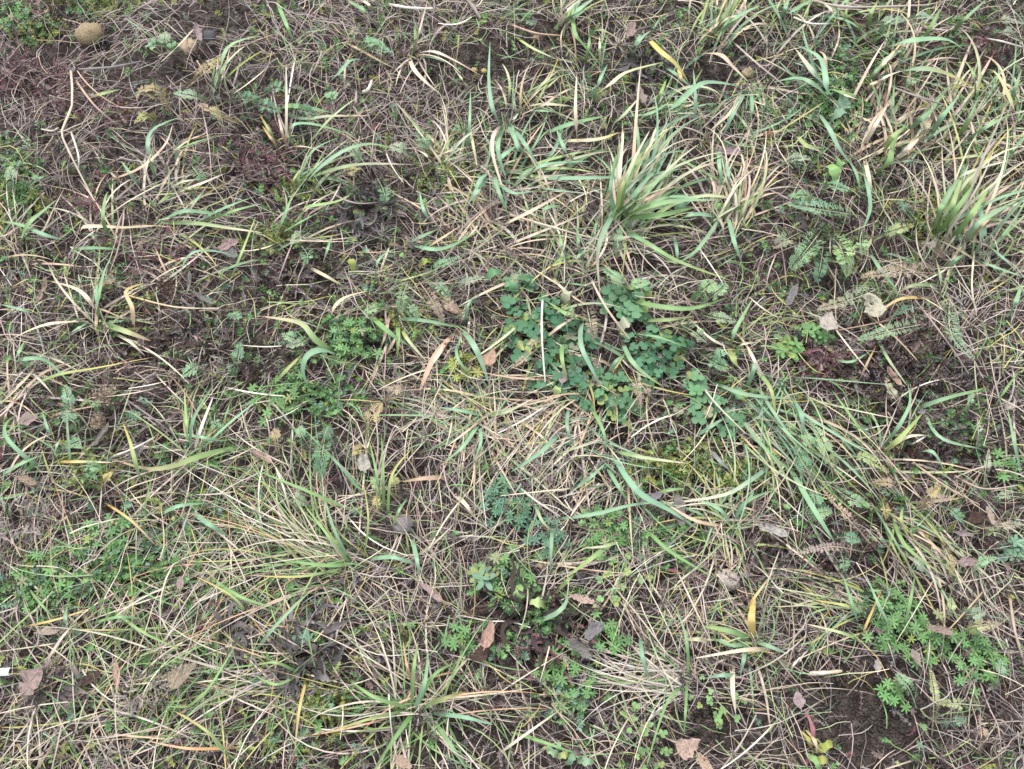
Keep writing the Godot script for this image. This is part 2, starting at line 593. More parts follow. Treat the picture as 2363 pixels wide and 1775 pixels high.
func gloom(u: float, v: float) -> float:
	var m := 0.0
	for b in THIN:
		var q := Vector2((u - b[0]) / b[2], (v - b[1]) / b[3]).length()
		m = maxf(m, clampf(1.7 - q, 0, 1) * b[4])
	return m

func spot() -> Vector3:
	# a random ground point in view or a little beyond
	while true:
		var p := Vector3(rr(-1.55, 1.55), 0, rr(-1.75, .35))
		var q := pix(p)
		if q.x < -420 or q.x > 2780 or q.y < -330 or q.y > 2250: continue
		var out := q.x < -120 or q.x > 2480 or q.y < -100 or q.y > 1880
		if out and rng.randf() < .5: continue
		return p
	return Vector3.ZERO

func litter(called: String, label: String, cat: String, n: int, lmin: float, lmax: float, wmin: float, wmax: float, hmin: float, hmax: float, pals: Array, wig: float, segs: int):
	var mb := MB.new()
	var made := 0
	while made < n:
		var p := spot()
		var q := pix(p)
		var dens := .62 + .55 * noise2.get_noise_2d(p.x * 9.0 + 50, p.z * 9.0)
		if rng.randf() > dens: continue
		if rng.randf() < bare(q.x, q.y) * .96: continue
		if hmax > 12 and rng.randf() < gloom(q.x, q.y): continue
		if hmin == 8 and q.x < 1000 and q.y < 520 and rng.randf() < .6: continue
		var old := q.x < 1100 and q.y < 430
		if hmin == 9 and not old and rng.randf() < .3: continue
		made += 1
		var flow := noise.get_noise_2d(p.x * 22.0 + 300, p.z * 22.0) * 4.0
		var a := flow + rng.randfn(0, .9)
		var l := rr(lmin, lmax) * .001
		var hb := rr(hmin, hmax) * .001
		var tilt := rng.randfn(0, .18)
		var bend := rng.randfn(0, wig)
		var pts := PackedVector3Array()
		var st := l / segs
		var x := p.x - cos(a) * l * .5
		var z := p.z - sin(a) * l * .5
		var y := -tilt * l * .5
		var arch := rr(0, .10) * l
		for k in segs + 1:
			var t := float(k) / segs
			pts.append(Vector3(x, gh(x, z) + maxf(hb + y + arch * sin(PI * t), .001), z))
			x += cos(a) * st; z += sin(a) * st; y += tilt * st
			a += bend / segs + rng.randfn(0, wig * .35)
		var pr: Array = pals[rng.randi() % pals.size()]
		if old and hmin == 9: pr = [["st", "mv"], ["gy", "st"], ["mv", "mv"], ["st", "st"], ["tn", "st"]][rng.randi() % 5]
		ribbon(mb, pts, rr(wmin, wmax) * .001, jit(PAL[pr[0]], .25), jit(PAL[pr[1]], .25), rr(-.9, .9), rr(-1.0, 1.0), 0.0, 1, 1.0)
	var o := MeshInstance3D.new()
	o.name = numbered(called)
	o.mesh = mb.mesh(M.straw)
	add_child(o)
	tag(o, label, cat, "", "stuff")

# whorled sprig standing or lying, about 25 mm
func sprig_mesh(stem: float, whorls: int, per: int, ll: float, lw: float, mt: Material) -> ArrayMesh:
	var mb := MB.new()
	var c := PackedVector3Array([Vector3.ZERO, Vector3(rr(-.1, .1), .5, rr(-.1, .1)) * stem, Vector3(rr(-.35, .35), 1, rr(-.35, .35)) * stem])
	var pts := curve(c, 6)
	ribbon(mb, pts, .0011, Color(.8, .75, .7), Color(.95, .95, .9), 0, 0, 0, 1)
	for w in whorls:
		var f := (w + 1.0) / whorls
		var x := f * 5.99
		var p := pts[int(x)].lerp(pts[mini(int(x) + 1, 6)], x - int(x))
		var ph := rr(0, TAU)
		for q in per:
			var b := ph + TAU * q / per + rr(-.25, .25)
			var dd := Vector3(cos(b), rr(.15, .75) + .5 * f, sin(b)).normalized()
			var ss := dd.cross(Vector3.UP).normalized()
			var nn := ss.cross(dd).normalized()
			var sc := (1.15 - .45 * f) * rr(.75, 1.15)
			var k := rr(.85, 1.15)
			leaflet(mb, p, dd, ss, nn, ll * sc, lw, Color(k, k, k), Color(k, k, k))
	return mb.mesh(mt)

# carpet of sprigs: background count plus blobs [u, v, ru, rv, count]
func carpet(called: String, label: String, cat: String, ms: ArrayMesh, n: int, blobs: Array, pals: Array, lean: float, smin: float, smax: float, hmin: float, hmax: float):
	var spots := PackedVector3Array()
	var made := 0
	while made < n:
		var p := spot()
		var q := pix(p)
		var dens := .55 + 1.1 * noise2.get_noise_2d(p.x * 14.0 + label.length() * 77.0, p.z * 14.0)
		if rng.randf() > dens or rng.randf() < bare(q.x, q.y) * .7: continue
		made += 1
		spots.append(p)
	for b in blobs:
		for k in b[4]:
			spots.append(at(b[0] + rng.randfn(0, .5) * b[2], b[1] + rng.randfn(0, .5) * b[3]))
	var mm := MultiMesh.new()
	mm.transform_format = MultiMesh.TRANSFORM_3D
	mm.use_colors = true
	mm.mesh = ms
	mm.instance_count = spots.size()
	for k in spots.size():
		var p := spots[k]
		p.y = gh(p.x, p.z) + rr(hmin, hmax) * .001
		var a := rr(0, TAU)
		var bas := Basis(Vector3(cos(a), 0, sin(a)), rr(.2, 1.0) * lean) * Basis(Vector3.UP, rr(0, TAU))
		bas = bas.scaled(Vector3.ONE * rr(smin, smax))
		mm.set_instance_transform(k, Transform3D(bas, p))
		mm.set_instance_color(k, jit(PAL[pals[rng.randi() % pals.size()]], .28))
	var o := MultiMeshInstance3D.new()
	o.name = numbered(called)
	o.multimesh = mm
	add_child(o)
	tag(o, label, cat, "", "stuff")

func ground():
	var xs := PackedFloat32Array()
	var zs := PackedFloat32Array()
	for e in [-30.0, -12.0, -6.0, -3.5, -2.4]: xs.append(e)
	var x := -1.7
	while x < 1.71:
		xs.append(x); x += .0085
	for e in [2.4, 3.5, 6.0, 12.0, 30.0]: xs.append(e)
	for e in [-30.0, -12.0, -6.0, -3.5, -2.6]: zs.append(e)
	var z := -1.9
	while z < .51:
		zs.append(z); z += .0085
	for e in [.9, 1.6, 3.0, 6.0, 12.0, 30.0]: zs.append(e)
	var clod := FastNoiseLite.new()
	clod.frequency = 1.0
	clod.fractal_octaves = 4
	clod.seed = 5
	var mb := MB.new()
	var nx := xs.size()
	for b in zs:
		for a in xs:
			var h := gh(a, b) + clod.get_noise_2d(a * 55.0, b * 55.0) * .0042 - .001
			mb.vert(Vector3(a, h, b), Vector3.UP, Color.WHITE)
	var nz := zs.size()
	for j in nz:
		for i in nx:
			var dx: Vector3 = mb.v[j * nx + mini(i + 1, nx - 1)] - mb.v[j * nx + maxi(i - 1, 0)]
			var dz: Vector3 = mb.v[mini(j + 1, nz - 1) * nx + i] - mb.v[maxi(j - 1, 0) * nx + i]
			mb.n[j * nx + i] = dz.cross(dx).normalized()
	for j in nz - 1:
		for i in nx - 1:
			var k := j * nx + i
			mb.tri(k, k + 1, k + nx); mb.tri(k + 1, k + nx + 1, k + nx)
	var o := MeshInstance3D.new()
	o.name = "ground"
	o.mesh = mb.mesh(M.soil)
	add_child(o)
	tag(o, "dark brown bare soil under the grass and litter", "ground", "", "structure")

func crumbs():
	var mb := MB.new()
	var ico := [Vector3(0, .8, 0), Vector3(1, .1, .1), Vector3(.2, 0, 1), Vector3(-.9, .15, .3), Vector3(-.3, 0, -.95), Vector3(.6, .2, -.7), Vector3(0, -.6, 0)]
	for k in 7: mb.vert(ico[k], ico[k].normalized(), Color.WHITE)
	for k in 5:
		var a := 1 + k
		var b := 1 + (k + 1) % 5
		mb.tri(0, a, b); mb.tri(6, b, a)
	var ms := mb.mesh(M.crumb)
	var ps := PackedVector3Array()
	for b in BARE:
		if b[2] <= 0: continue
		for k in int(b[2] * b[3] * .11):
			ps.append(at(b[0] + rng.randfn(0, .65) * b[2], b[1] + rng.randfn(0, .65) * b[3]))
	for k in 5000: ps.append(spot())
	var mm := MultiMesh.new()
	mm.transform_format = MultiMesh.TRANSFORM_3D
	mm.use_colors = true
	mm.mesh = ms
	mm.instance_count = ps.size()
	for k in ps.size():
		var p := ps[k]
		var s := rr(.0008, .0026) * (1.0 if rng.randf() < .93 else 2.0)
		p.y = gh(p.x, p.z) + s * .3
		mm.set_instance_transform(k, Transform3D(Basis(Vector3(rr(-1, 1), rr(-1, 1), rr(-1, 1)).normalized(), rr(0, TAU)).scaled(Vector3.ONE * s), p))
		var c := jit(Color(.048, .039, .034), .35)
		mm.set_instance_color(k, c)
	var o := MultiMeshInstance3D.new()
	o.name = "soil_crumbs"
	o.multimesh = mm
	add_child(o)
	tag(o, "dark crumbs of soil lying on the bare patches", "soil crumbs", "", "stuff")

func materials():
	var fine := noisetex(.06, Color(.72, .72, .72), Color(.88, .88, .88), Color(1, 1, 1))
	M.blade = mat(.5, .25)
	M.straw = mat(.75)
	M.herb = mat(.62, .2)
	M.dead = mat(.8, 0, fine)
	M.dead.uv1_scale = Vector3(14, 14, 14)
	M.stone = mat(.8, 0, fine, noisetex(.05, Color(), Color(), Color(), true, 5.0))
	M.stone.uv1_scale = Vector3(9, 9, 9)
	M.crumb = mat(.95)
	var s := StandardMaterial3D.new()
	s.albedo_texture = noisetex(.018, Color(.17, .15, .14), Color(.235, .21, .198), Color(.32, .29, .275))
	s.normal_enabled = true
	s.normal_texture = noisetex(.05, Color(), Color(), Color(), true, 9.0)
	s.uv1_triplanar = true
	s.uv1_world_triplanar = true
	s.uv1_scale = Vector3(4.3, 4.3, 4.3)
	s.roughness = .92
	s.metallic_specular = .25
	M.soil = s

func _ready():
	# ---- camera, sky, sun, exposure
	var cam := Camera3D.new()
	cam.name = "camera"
	cam.fov = VFOV
	cam.near = .02
	cam.far = 200
	add_child(cam)
	cam.position = Vector3(0, CAM_H, 0)
	cam.rotation_degrees = Vector3(-PITCH, 0, 0)
	cam.current = true
	var env := Environment.new()
	env.background_mode = Environment.BG_SKY
	var sky := Sky.new()
	var sm := ProceduralSkyMaterial.new()
	sm.sky_top_color = Color(.80, .82, .85)
	sm.sky_horizon_color = Color(.86, .87, .88)
	sm.sky_curve = .2
	sm.ground_bottom_color = Color(.25, .23, .2)
	sm.ground_horizon_color = Color(.6, .6, .6)
	sky.sky_material = sm
	env.sky = sky
	env.tonemap_mode = Environment.TONE_MAPPER_LINEAR
	env.tonemap_exposure = 2.75
	env.sdfgi_enabled = true
	env.ssao_enabled = true
	env.ssil_enabled = true
	var we := WorldEnvironment.new()
	we.name = "world"
	we.environment = env
	add_child(we)
	var sun := DirectionalLight3D.new()
	sun.name = "sun"
	sun.light_energy = .5
	sun.light_angular_distance = 14
	sun.light_color = Color(1, .98, .955)
	sun.shadow_enabled = true
	sun.rotation_degrees = Vector3(-58, -150, 0)
	add_child(sun)

	rng.seed = 4242
	noise.seed = 11
	noise.frequency = .04
	noise.fractal_octaves = 3
	noise2.seed = 23
	noise2.frequency = .12
	noise2.fractal_octaves = 2
	materials()
	ground()
	crumbs()
	build_litter()
	build_tufts()
	build_yarrow()
	build_herbs()
	build_dead()
	build_small()

func build_litter():
	litter("brown_litter", "dark brown rotted grass litter lying flat on the soil", "litter", 21000, 12, 60, .8, 1.9, 1, 10, [["br", "br"], ["dm", "br"], ["br", "gy"], ["dm", "br"], ["dk", "br"]], .7, 4)
	litter("grey_litter", "thin grey dry grass stems matted over the soil", "litter", 17000, 20, 95, .7, 1.7, 3, 18, [["gy", "gy"], ["dm", "gy"], ["mv", "gy"], ["gy", "mv"], ["mv", "st"], ["st", "gy"]], .55, 5)
	litter("pale_litter", "pale straw coloured dry grass stems on top of the litter", "litter", 6800, 30, 130, .8, 1.9, 9, 26, [["st", "st"], ["st", "st"], ["cr", "st"], ["tn", "cr"], ["st", "wh"], ["mv", "st"], ["mv", "tn"]], .4, 6)
	litter("short_grass", "short thin green grass blades growing through the litter", "grass", 4600, 20, 90, .9, 2.0, 8, 32, [["gr", "yg"], ["gr", "gr"], ["bg", "gr"], ["gr", "cr"], ["yg", "ye"]], .45, 5)
	var sa := sprig_mesh(.020, 4, 6, .0065, .0017, M.herb)
	var sb := sprig_mesh(.026, 5, 6, .0058, .0014, M.herb)
	var sc := sprig_mesh(.016, 3, 7, .0075, .0022, M.herb)
	carpet("green_sprouts", "low green sprouts with star shaped leaf whorls", "ground cover", sc, 2600, [[70, 60, 60, 50, 90], [300, 1310, 120, 60, 140], [100, 1360, 120, 50, 120], [740, 920, 100, 60, 120], [820, 790, 90, 60, 90], [1480, 1240, 120, 60, 90], [1880, 250, 120, 60, 150], [1250, 1440, 120, 70, 90], [2020, 1400, 60, 40, 50], [1950, 170, 80, 60, 90], [2200, 1000, 80, 60, 60], [1300, 1620, 60, 60, 50], [40, 390, 60, 60, 60]], ["hb", "hb", "gr", "bl"], 1.0, .7, 1.25, 4, 16)
	carpet("yellow_green_sprouts", "yellowish green mossy sprigs low in the litter", "ground cover", sa, 2600, [[220, 20, 90, 30, 120], [90, 80, 60, 40, 80], [60, 460, 70, 60, 120], [1560, 1080, 110, 60, 220], [1700, 1100, 70, 40, 80], [1010, 410, 60, 50, 100], [760, 1620, 60, 70, 110], [230, 1090, 70, 50, 90], [640, 560, 60, 50, 60], [2120, 520, 70, 50, 90], [940, 770, 60, 40, 60], [700, 450, 80, 40, 60]], ["hy", "yg", "hy", "hb"], 1.2, .6, 1.1, 3, 16)
	carpet("reddish_sprigs", "small dull red sprigs in the litter", "ground cover", sb, 900, [[95, 45, 40, 40, 70], [50, 180, 60, 50, 110], [150, 240, 80, 50, 130], [275, 270, 50, 40, 70], [620, 400, 60, 60, 150], [215, 480, 40, 60, 60], [330, 610, 50, 40, 50], [640, 270, 30, 60, 80], [2250, 130, 60, 50, 80], [1890, 840, 60, 50, 90], [1290, 1500, 90, 80, 60], [430, 600, 60, 50, 40], [2080, 760, 120, 60, 60]], ["rd", "rd", "mv", "dm"], 1.2, .6, 1.1, 4, 20)
	carpet("brown_sprigs", "dry brown sprig fragments filling the gaps of the litter", "litter", sb, 9000, [[2050, 850, 150, 90, 600], [2150, 1010, 150, 90, 400], [1850, 1300, 150, 60, 250], [700, 650, 100, 60, 300], [430, 780, 120, 80, 250]], ["br", "dm", "dm", "gy", "dk"], 1.5, .6, 1.2, 2, 18)

func build_tufts():
	var GREEN := [["bg", "bg"], ["bg", "gr"], ["gr", "yg"], ["bg", "cr"], ["gr", "cr"]]
	var MIXED := [["bg", "gr"], ["gr", "cr"], ["cr", "tn"], ["tn", "cr"], ["st", "st"], ["gr", "ye"]]
	var DRY := [["tn", "cr"], ["cr", "st"], ["st", "st"], ["tn", "tn"], ["gr", "cr"]]
	var FINE := [["gr", "gr"], ["gr", "yg"], ["gr", "ye"], ["st", "cr"], ["st", "st"], ["st", "wh"], ["tn", "or"], ["cr", "st"], ["dg", "gr"]]
	var T := [
		["grass with one tall arching blade below the tan pebble", 505, 205, [["bg", "yg", 8, 95, 503, 207, 510, 150, 530, 105, 590, 85, 628, 90], ["st", "st", 6, 40, 500, 210, 520, 170, 540, 130], ["bg", "gr", 5, 30, 492, 205, 492, 175, 495, 150]], 7, 80, 60, 90, 4, MIXED, 60, 18],
		["blue-green blades arching left of the yarrow patch in the upper left", 362, 418, [["bg", "bg", 9, 70, 362, 418, 342, 350, 352, 300, 415, 270], ["gr", "gr", 8, 40, 380, 357, 440, 333, 510, 309], ["bg", "gr", 8, 25, 325, 433, 300, 400, 280, 372], ["tn", "cr", 7, 40, 250, 417, 325, 387, 380, 335, 398, 288], ["yg", "gr", 7, 25, 205, 226, 240, 215, 278, 206], ["bg", "cr", 7, 30, 385, 440, 420, 420, 480, 412], ["cr", "st", 6, 30, 415, 440, 460, 425, 520, 400]], 12, 60, 130, 110, 5, MIXED, 45, 30],
		["long pale and green blades right of the purple sprigs, upper left", 668, 342, [["bg", "gr", 8, 50, 670, 340, 672, 297, 692, 285, 740, 290, 815, 312], ["gr", "ye", 7, 40, 648, 345, 620, 300, 598, 262], ["tn", "ye", 7, 30, 645, 352, 625, 318, 605, 290], ["cr", "st", 6, 60, 660, 350, 661, 250, 660, 145], ["gr", "cr", 7, 45, 700, 355, 745, 292, 790, 250, 828, 223], ["pk", "cr", 6, 30, 662, 340, 650, 300, 640, 262]], 10, 80, 70, 110, 4, MIXED, 55, 20],
		["sweeping green blades lying over the yarrow, left of centre top", 640, 252, [["gr", "bg", 10, 30, 633, 252, 670, 244, 720, 250, 765, 260], ["bg", "tn", 9, 25, 640, 256, 700, 274, 760, 268, 850, 267]], 4, 0, 60, 80, 4, MIXED, 30, 14],
		["large arching green blades left of the dark withered clump", 700, 425, [["bg", "gr", 9, 70, 702, 428, 740, 385, 800, 345, 860, 332, 920, 348], ["gr", "cr", 8, 40, 710, 412, 780, 388, 850, 378, 955, 380], ["gr", "gr", 7, 35, 692, 430, 730, 380, 760, 330], ["bg", "gr", 6, 40, 690, 420, 720, 350, 780, 318], ["yg", "yg", 5, 30, 670, 440, 680, 410, 700, 385]], 9, 50, 60, 130, 5, GREEN, 45, 22],
		["pale cream blades fanning from one point at the upper centre", 948, 132, [["cr", "tn", 10, 55, 950, 128, 995, 119, 1045, 138, 1112, 176], ["bg", "bg", 8, 40, 952, 132, 1000, 134, 1048, 154], ["cr", "cr", 9, 35, 945, 133, 955, 160, 985, 192, 1018, 218], ["st", "st", 6, 20, 945, 133, 925, 152, 903, 173], ["gr", "ye", 6, 60, 955, 125, 958, 90, 962, 70], ["st", "tn", 5, 80, 956, 122, 968, 70, 987, 0], ["gr", "gr", 5, 60, 957, 120, 957, 85, 958, 58], ["pk", "yg", 9, 25, 793, 97, 830, 115, 880, 143, 912, 159]], 6, -30, 90, 100, 5, DRY, 45, 12],
		["two green blades lying over straw at the top, left of centre", 800, 190, [["bg", "bg", 8, 30, 758, 192, 785, 165, 808, 140, 833, 137], ["gr", "bg", 8, 40, 638, 2, 660, 55, 678, 97], ["gr", "bg", 9, 40, 795, 0, 835, 20, 860, 46], ["cr", "gr", 7, 40, 835, 0, 850, 10, 868, 22]], 5, 100, 80, 90, 4, MIXED, 50, 30],
		["tall blue-green blade standing in the dark soil patch at upper centre", 1160, 292, [["bg", "bg", 9, 70, 1160, 292, 1140, 262, 1128, 190, 1131, 95], ["gr", "bg", 6, 30, 1128, 100, 1112, 92, 1100, 92], ["cr", "yg", 8, 30, 1085, 210, 1065, 182, 1045, 155], ["bg", "bg", 7, 50, 1080, 350, 1084, 280, 1086, 208], ["yg", "cr", 7, 30, 1080, 288, 1090, 325, 1101, 385], ["bg", "cr", 7, 30, 1165, 282, 1185, 275, 1195, 262]], 7, 90, 80, 100, 4, MIXED, 55, 25],
		["blades hanging down from a knot right of the tall blue-green blade", 1168, 285, [["st", "cr", 9, 45, 1166, 284, 1140, 310, 1138, 360, 1162, 440], ["bg", "bg", 10, 40, 1166, 285, 1150, 325, 1152, 365, 1168, 412], ["bg", "bg", 10, 40, 1172, 284, 1188, 318, 1215, 362], ["bg", "bg", 9, 35, 1175, 290, 1210, 330, 1242, 388]], 6, -80, 60, 110, 5, MIXED, 30, 12],
		["short green tuft at upper centre above the yellow moss", 1015, 388, [["gr", "gr", 6, 50, 1018, 392, 1030, 340, 1050, 310], ["bg", "cr", 6, 50, 1020, 390, 1060, 330, 1110, 290], ["cr", "tn", 6, 40, 1000, 390, 985, 360, 960, 345]], 22, 70, 80, 100, 5, MIXED, 55, 26],
		["big blue-green blades spreading from a base beside the centre top tuft", 1130, 405, [["bg", "bg", 11, 50, 1130, 405, 1100, 440, 1075, 480], ["bg", "bg", 11, 50, 1135, 395, 1160, 360, 1195, 335], ["bg", "bg", 10, 50, 1128, 400, 1105, 420, 1090, 475], ["bg", "gr", 9, 40, 1140, 400, 1150, 440, 1175, 500], ["bg", "bg", 9, 35, 1140, 410, 1180, 445, 1235, 440]], 8, -60, 110, 110, 6, GREEN, 45, 16],
		["broad blue-green blades leaning right at the top edge centre", 1297, 58, [["wh", "cr", 9, 60, 1290, 62, 1310, 25, 1345, -5], ["bg", "bg", 13, 70, 1300, 57, 1330, 27, 1372, -5], ["bg", "gr", 11, 40, 1300, 55, 1325, 38, 1350, 25], ["gr", "gr", 8, 60, 1323, -5, 1325, 70, 1348, 105, 1392, 157], ["tn", "tn", 7, 25, 1300, 58, 1320, 70, 1330, 130]], 9, 50, 50, 120, 6, MIXED, 55, 14],
		["bent green and tan blade over the dark soil at top centre", 1340, 150, [["gr", "tn", 9, 50, 1338, 90, 1380, 70, 1410, 80, 1445, 103], ["yg", "cr", 7, 30, 1190, 85, 1230, 112, 1292, 140], ["gr", "bg", 7, 50, 1350, 150, 1358, 110, 1362, 72], ["cr", "cr", 6, 60, 1385, 150, 1384, 110, 1383, 85]], 6, 90, 80, 90, 4, MIXED, 60, 30],
		["yellow-green blades crossing beside the black withered plant at the top", 1530, 140, [["ye", "yg", 10, 55, 1493, 86, 1520, 115, 1560, 148, 1590, 192], ["bg", "bg", 9, 25, 1525, 150, 1560, 172, 1598, 204], ["ye", "tn", 8, 30, 1560, 148, 1570, 175, 1575, 202], ["cr", "yg", 9, 45, 1360, 230, 1410, 193, 1450, 165, 1545, 140], ["bg", "bg", 9, 45, 1455, 146, 1475, 95, 1503, 70], ["bg", "bg", 8, 35, 1450, 130, 1470, 95, 1480, 76], ["gr", "yg", 9, 30, 1510, 248, 1525, 215, 1538, 182]], 5, 40, 90, 100, 5, GREEN, 45, 30],
		["yellow and green blades rising left of the black withered plant", 1207, 252, [["gr", "cr", 10, 50, 1207, 252, 1250, 197, 1288, 163], ["bg", "bg", 9, 30, 1215, 257, 1250, 256, 1285, 260], ["bg", "bg", 10, 50, 1365, 236, 1385, 185, 1402, 148], ["cr", "tn", 8, 30, 1220, 245, 1260, 240, 1315, 245], ["gr", "cr", 7, 40, 1225, 235, 1265, 200, 1290, 178]], 10, 40, 60, 100, 5, MIXED, 50, 20],
		["long blue-green blade sweeping right below the black withered plant", 1515, 277, [["bg", "bg", 12, 60, 1513, 277, 1560, 243, 1610, 198, 1650, 190, 1712, 200], ["bg", "gr", 10, 40, 1440, 270, 1500, 262, 1545, 235], ["gr", "cr", 8, 40, 1400, 300, 1440, 265, 1475, 225]], 9, 40, 50, 120, 6, GREEN, 45, 22],
		["dense upright mixed tuft at the top edge right of centre", 1640, 92, [["tn", "cr", 10, 50, 1608, 126, 1660, 126, 1692, 155, 1728, 190], ["bg", "bg", 9, 70, 1655, 85, 1700, 40, 1760, 10], ["gr", "gr", 8, 70, 1640, 90, 1670, 40, 1690, 0]], 34, 62, 40, 140, 5, MIXED, 62, 26],
		["green and straw blades falling left of the yellowish stone", 1722, 205, [["bg", "bg", 10, 40, 1720, 207, 1692, 260, 1670, 312], ["tn", "cr", 8, 40, 1708, 212, 1690, 255, 1640, 300], ["bg", "gr", 9, 40, 1732, 205, 1735, 250, 1728, 285], ["bg", "bg", 8, 40, 1602, 300, 1605, 230, 1600, 160]], 16, -100, 60, 110, 5, MIXED, 45, 18],
		["largest green tuft, fanning up and right, centre of the picture", 1430, 505, [["gr", "bg", 12, 70, 1432, 507, 1500, 476, 1570, 463, 1660, 462], ["gr", "gr", 12, 60, 1430, 505, 1520, 497, 1605, 478], ["bg", "cr", 11, 60, 1420, 488, 1390, 540, 1378, 600, 1386, 692], ["bg", "bg", 10, 90, 1430, 500, 1470, 440, 1520, 385], ["yg", "yg", 9, 95, 1425, 498, 1440, 420, 1500, 330], ["gr", "bg", 10, 90, 1440, 500, 1500, 430, 1580, 380], ["bg", "gr", 10, 90, 1420, 500, 1410, 430, 1430, 340], ["gr", "cr", 9, 100, 1430, 500, 1450, 400, 1500, 300], ["cr", "cr", 8, 90, 1425, 500, 1430, 400, 1440, 300], ["tn", "tn", 8, 80, 1435, 500, 1500, 455, 1570, 425]], 60, 55, 45, 195, 6, [["bg", "bg"], ["gr", "bg"], ["gr", "yg"], ["bg", "cr"], ["gr", "cr"], ["tn", "cr"], ["cr", "tn"]], 58, 30],
		["blue-green blades lying left of the largest green tuft", 1225, 420, [["bg", "bg", 11, 45, 1213, 418, 1240, 387, 1290, 376, 1362, 372], ["bg", "bg", 11, 30, 1238, 412, 1330, 412, 1445, 408], ["bg", "bg", 11, 50, 1213, 362, 1195, 340, 1181, 285], ["bg", "bg", 10, 50, 1328, 378, 1302, 342, 1284, 298], ["bg", "gr", 10, 30, 1258, 308, 1320, 285, 1395, 268], ["cr", "ye", 8, 30, 1285, 325, 1375, 322, 1430, 305], ["tn", "cr", 8, 70, 1336, 348, 1328, 260, 1331, 172], ["bg", "bg", 9, 30, 1215, 430, 1290, 440, 1370, 450], ["bg", "gr", 9, 35, 1180, 440, 1210, 400, 1235, 385]], 12, 20, 60, 120, 6, GREEN, 40, 30],
		["dry straw tuft between the largest tuft and the yarrow rosette", 1672, 500, [["bg", "bg", 9, 50, 1680, 500, 1695, 560, 1715, 612], ["bg", "bg", 8, 50, 1660, 505, 1610, 575, 1560, 610], ["bg", "gr", 10, 40, 1655, 500, 1600, 495, 1560, 510], ["gr", "gr", 9, 50, 1690, 490, 1720, 470, 1745, 455]], 40, 75, 55, 130, 5, DRY, 62, 24],
		["yellow-green blade reaching down right below the largest tuft", 1440, 528, [["gr", "yg", 9, 40, 1435, 523, 1500, 565, 1570, 605, 1685, 647], ["bg", "gr", 10, 30, 1430, 530, 1480, 555, 1510, 575], ["bg", "bg", 8, 30, 1555, 545, 1562, 580, 1563, 615]], 12, -30, 90, 110, 5, MIXED, 40, 30],
		["upright short green blades left of the clover patch", 1325, 603, [["bg", "gr", 9, 60, 1346, 602, 1335, 560, 1331, 522], ["bg", "gr", 8, 60, 1310, 602, 1296, 567, 1291, 532], ["bg", "bg", 8, 45, 1305, 622, 1335, 590, 1368, 572], ["gr", "gr", 7, 40, 1260, 625, 1290, 600, 1330, 590]], 26, 80, 120, 110, 5, MIXED, 45, 50],
		["tangled straw tuft with green blades left of the largest tuft", 1165, 520, [["cr", "tn", 8, 40, 1160, 520, 1220, 490, 1310, 440], ["bg", "gr", 9, 30, 933, 558, 990, 575, 1040, 568, 1112, 528], ["bg", "gr", 8, 30, 935, 565, 975, 545, 1012, 528], ["bg", "bg", 8, 50, 1006, 530, 978, 485, 968, 440], ["tn", "tn", 9, 30, 965, 585, 1020, 550, 1065, 520], ["bg", "gr", 9, 50, 1235, 505, 1260, 480, 1295, 475]], 44, 40, 170, 120, 4.5, DRY, 40, 70],
		["green blades crossing the centre left above the cut straw", 640, 548, [["gr", "bg", 10, 30, 638, 546, 700, 510, 762, 476], ["bg", "gr", 8, 40, 640, 543, 660, 490, 677, 445], ["gr", "yg", 9, 35, 693, 492, 710, 478, 780, 465, 818, 442], ["bg", "gr", 7, 30, 740, 622, 755, 578, 766, 543], ["cr", "cr", 6, 15, 640, 553, 720, 557, 812, 558]], 8, 40, 70, 110, 4, MIXED, 40, 24],
		["thin blue-green arch standing over bare litter left of the yarrow stems", 868, 656, [["bg", "bg", 7, 50, 868, 657, 869, 612, 888, 586, 922, 572], ["cr", "yg", 7, 25, 700, 610, 750, 636, 792, 660]], 5, 60, 120, 80, 3.5, MIXED, 45, 20],
		["wide bent blade turning from tan to blue-green, centre left", 780, 820, [["bg", "bg", 13, 55, 782, 820, 740, 808, 708, 822, 698, 858, 712, 892], ["gr", "tn", 12, 30, 780, 818, 730, 786, 700, 750, 660, 738, 592, 729], ["cr", "tn", 8, 30, 762, 742, 772, 708, 800, 685, 852, 671], ["gr", "ye", 8, 20, 625, 892, 665, 850, 700, 815]], 5, 100, 120, 90, 5, MIXED, 40, 16],
		["blades hanging into the dark hole left of the clover patch", 918, 735, [["gr", "bg", 12, 40, 850, 724, 880, 752, 915, 780, 948, 800], ["gr", "yg", 9, 30, 916, 738, 919, 780, 917, 824], ["yg", "cr", 8, 25, 925, 755, 942, 785, 985, 835], ["bg", "gr", 8, 25, 908, 735, 980, 740, 1062, 756], ["tn", "cr", 7, 20, 890, 822, 905, 795, 912, 780], ["pk", "tn", 7, 25, 900, 720, 890, 770, 880, 800]], 10, -70, 60, 100, 5, MIXED, 35, 18],
		["blue-green blade pointing down beside the reddish dead leaf", 1065, 760, [["bg", "bg", 12, 35, 1064, 758, 1092, 795, 1112, 838, 1128, 884], ["bg", "bg", 8, 40, 1075, 750, 1078, 712, 1090, 690, 1112, 674], ["pk", "pk", 12, 20, 1048, 768, 1005, 820, 982, 868, 968, 905], ["cr", "tn", 8, 25, 1040, 772, 1005, 828, 990, 845], ["bg", "gr", 7, 25, 1052, 790, 1058, 830, 1090, 870]], 5, -60, 90, 90, 5, MIXED, 35, 14],
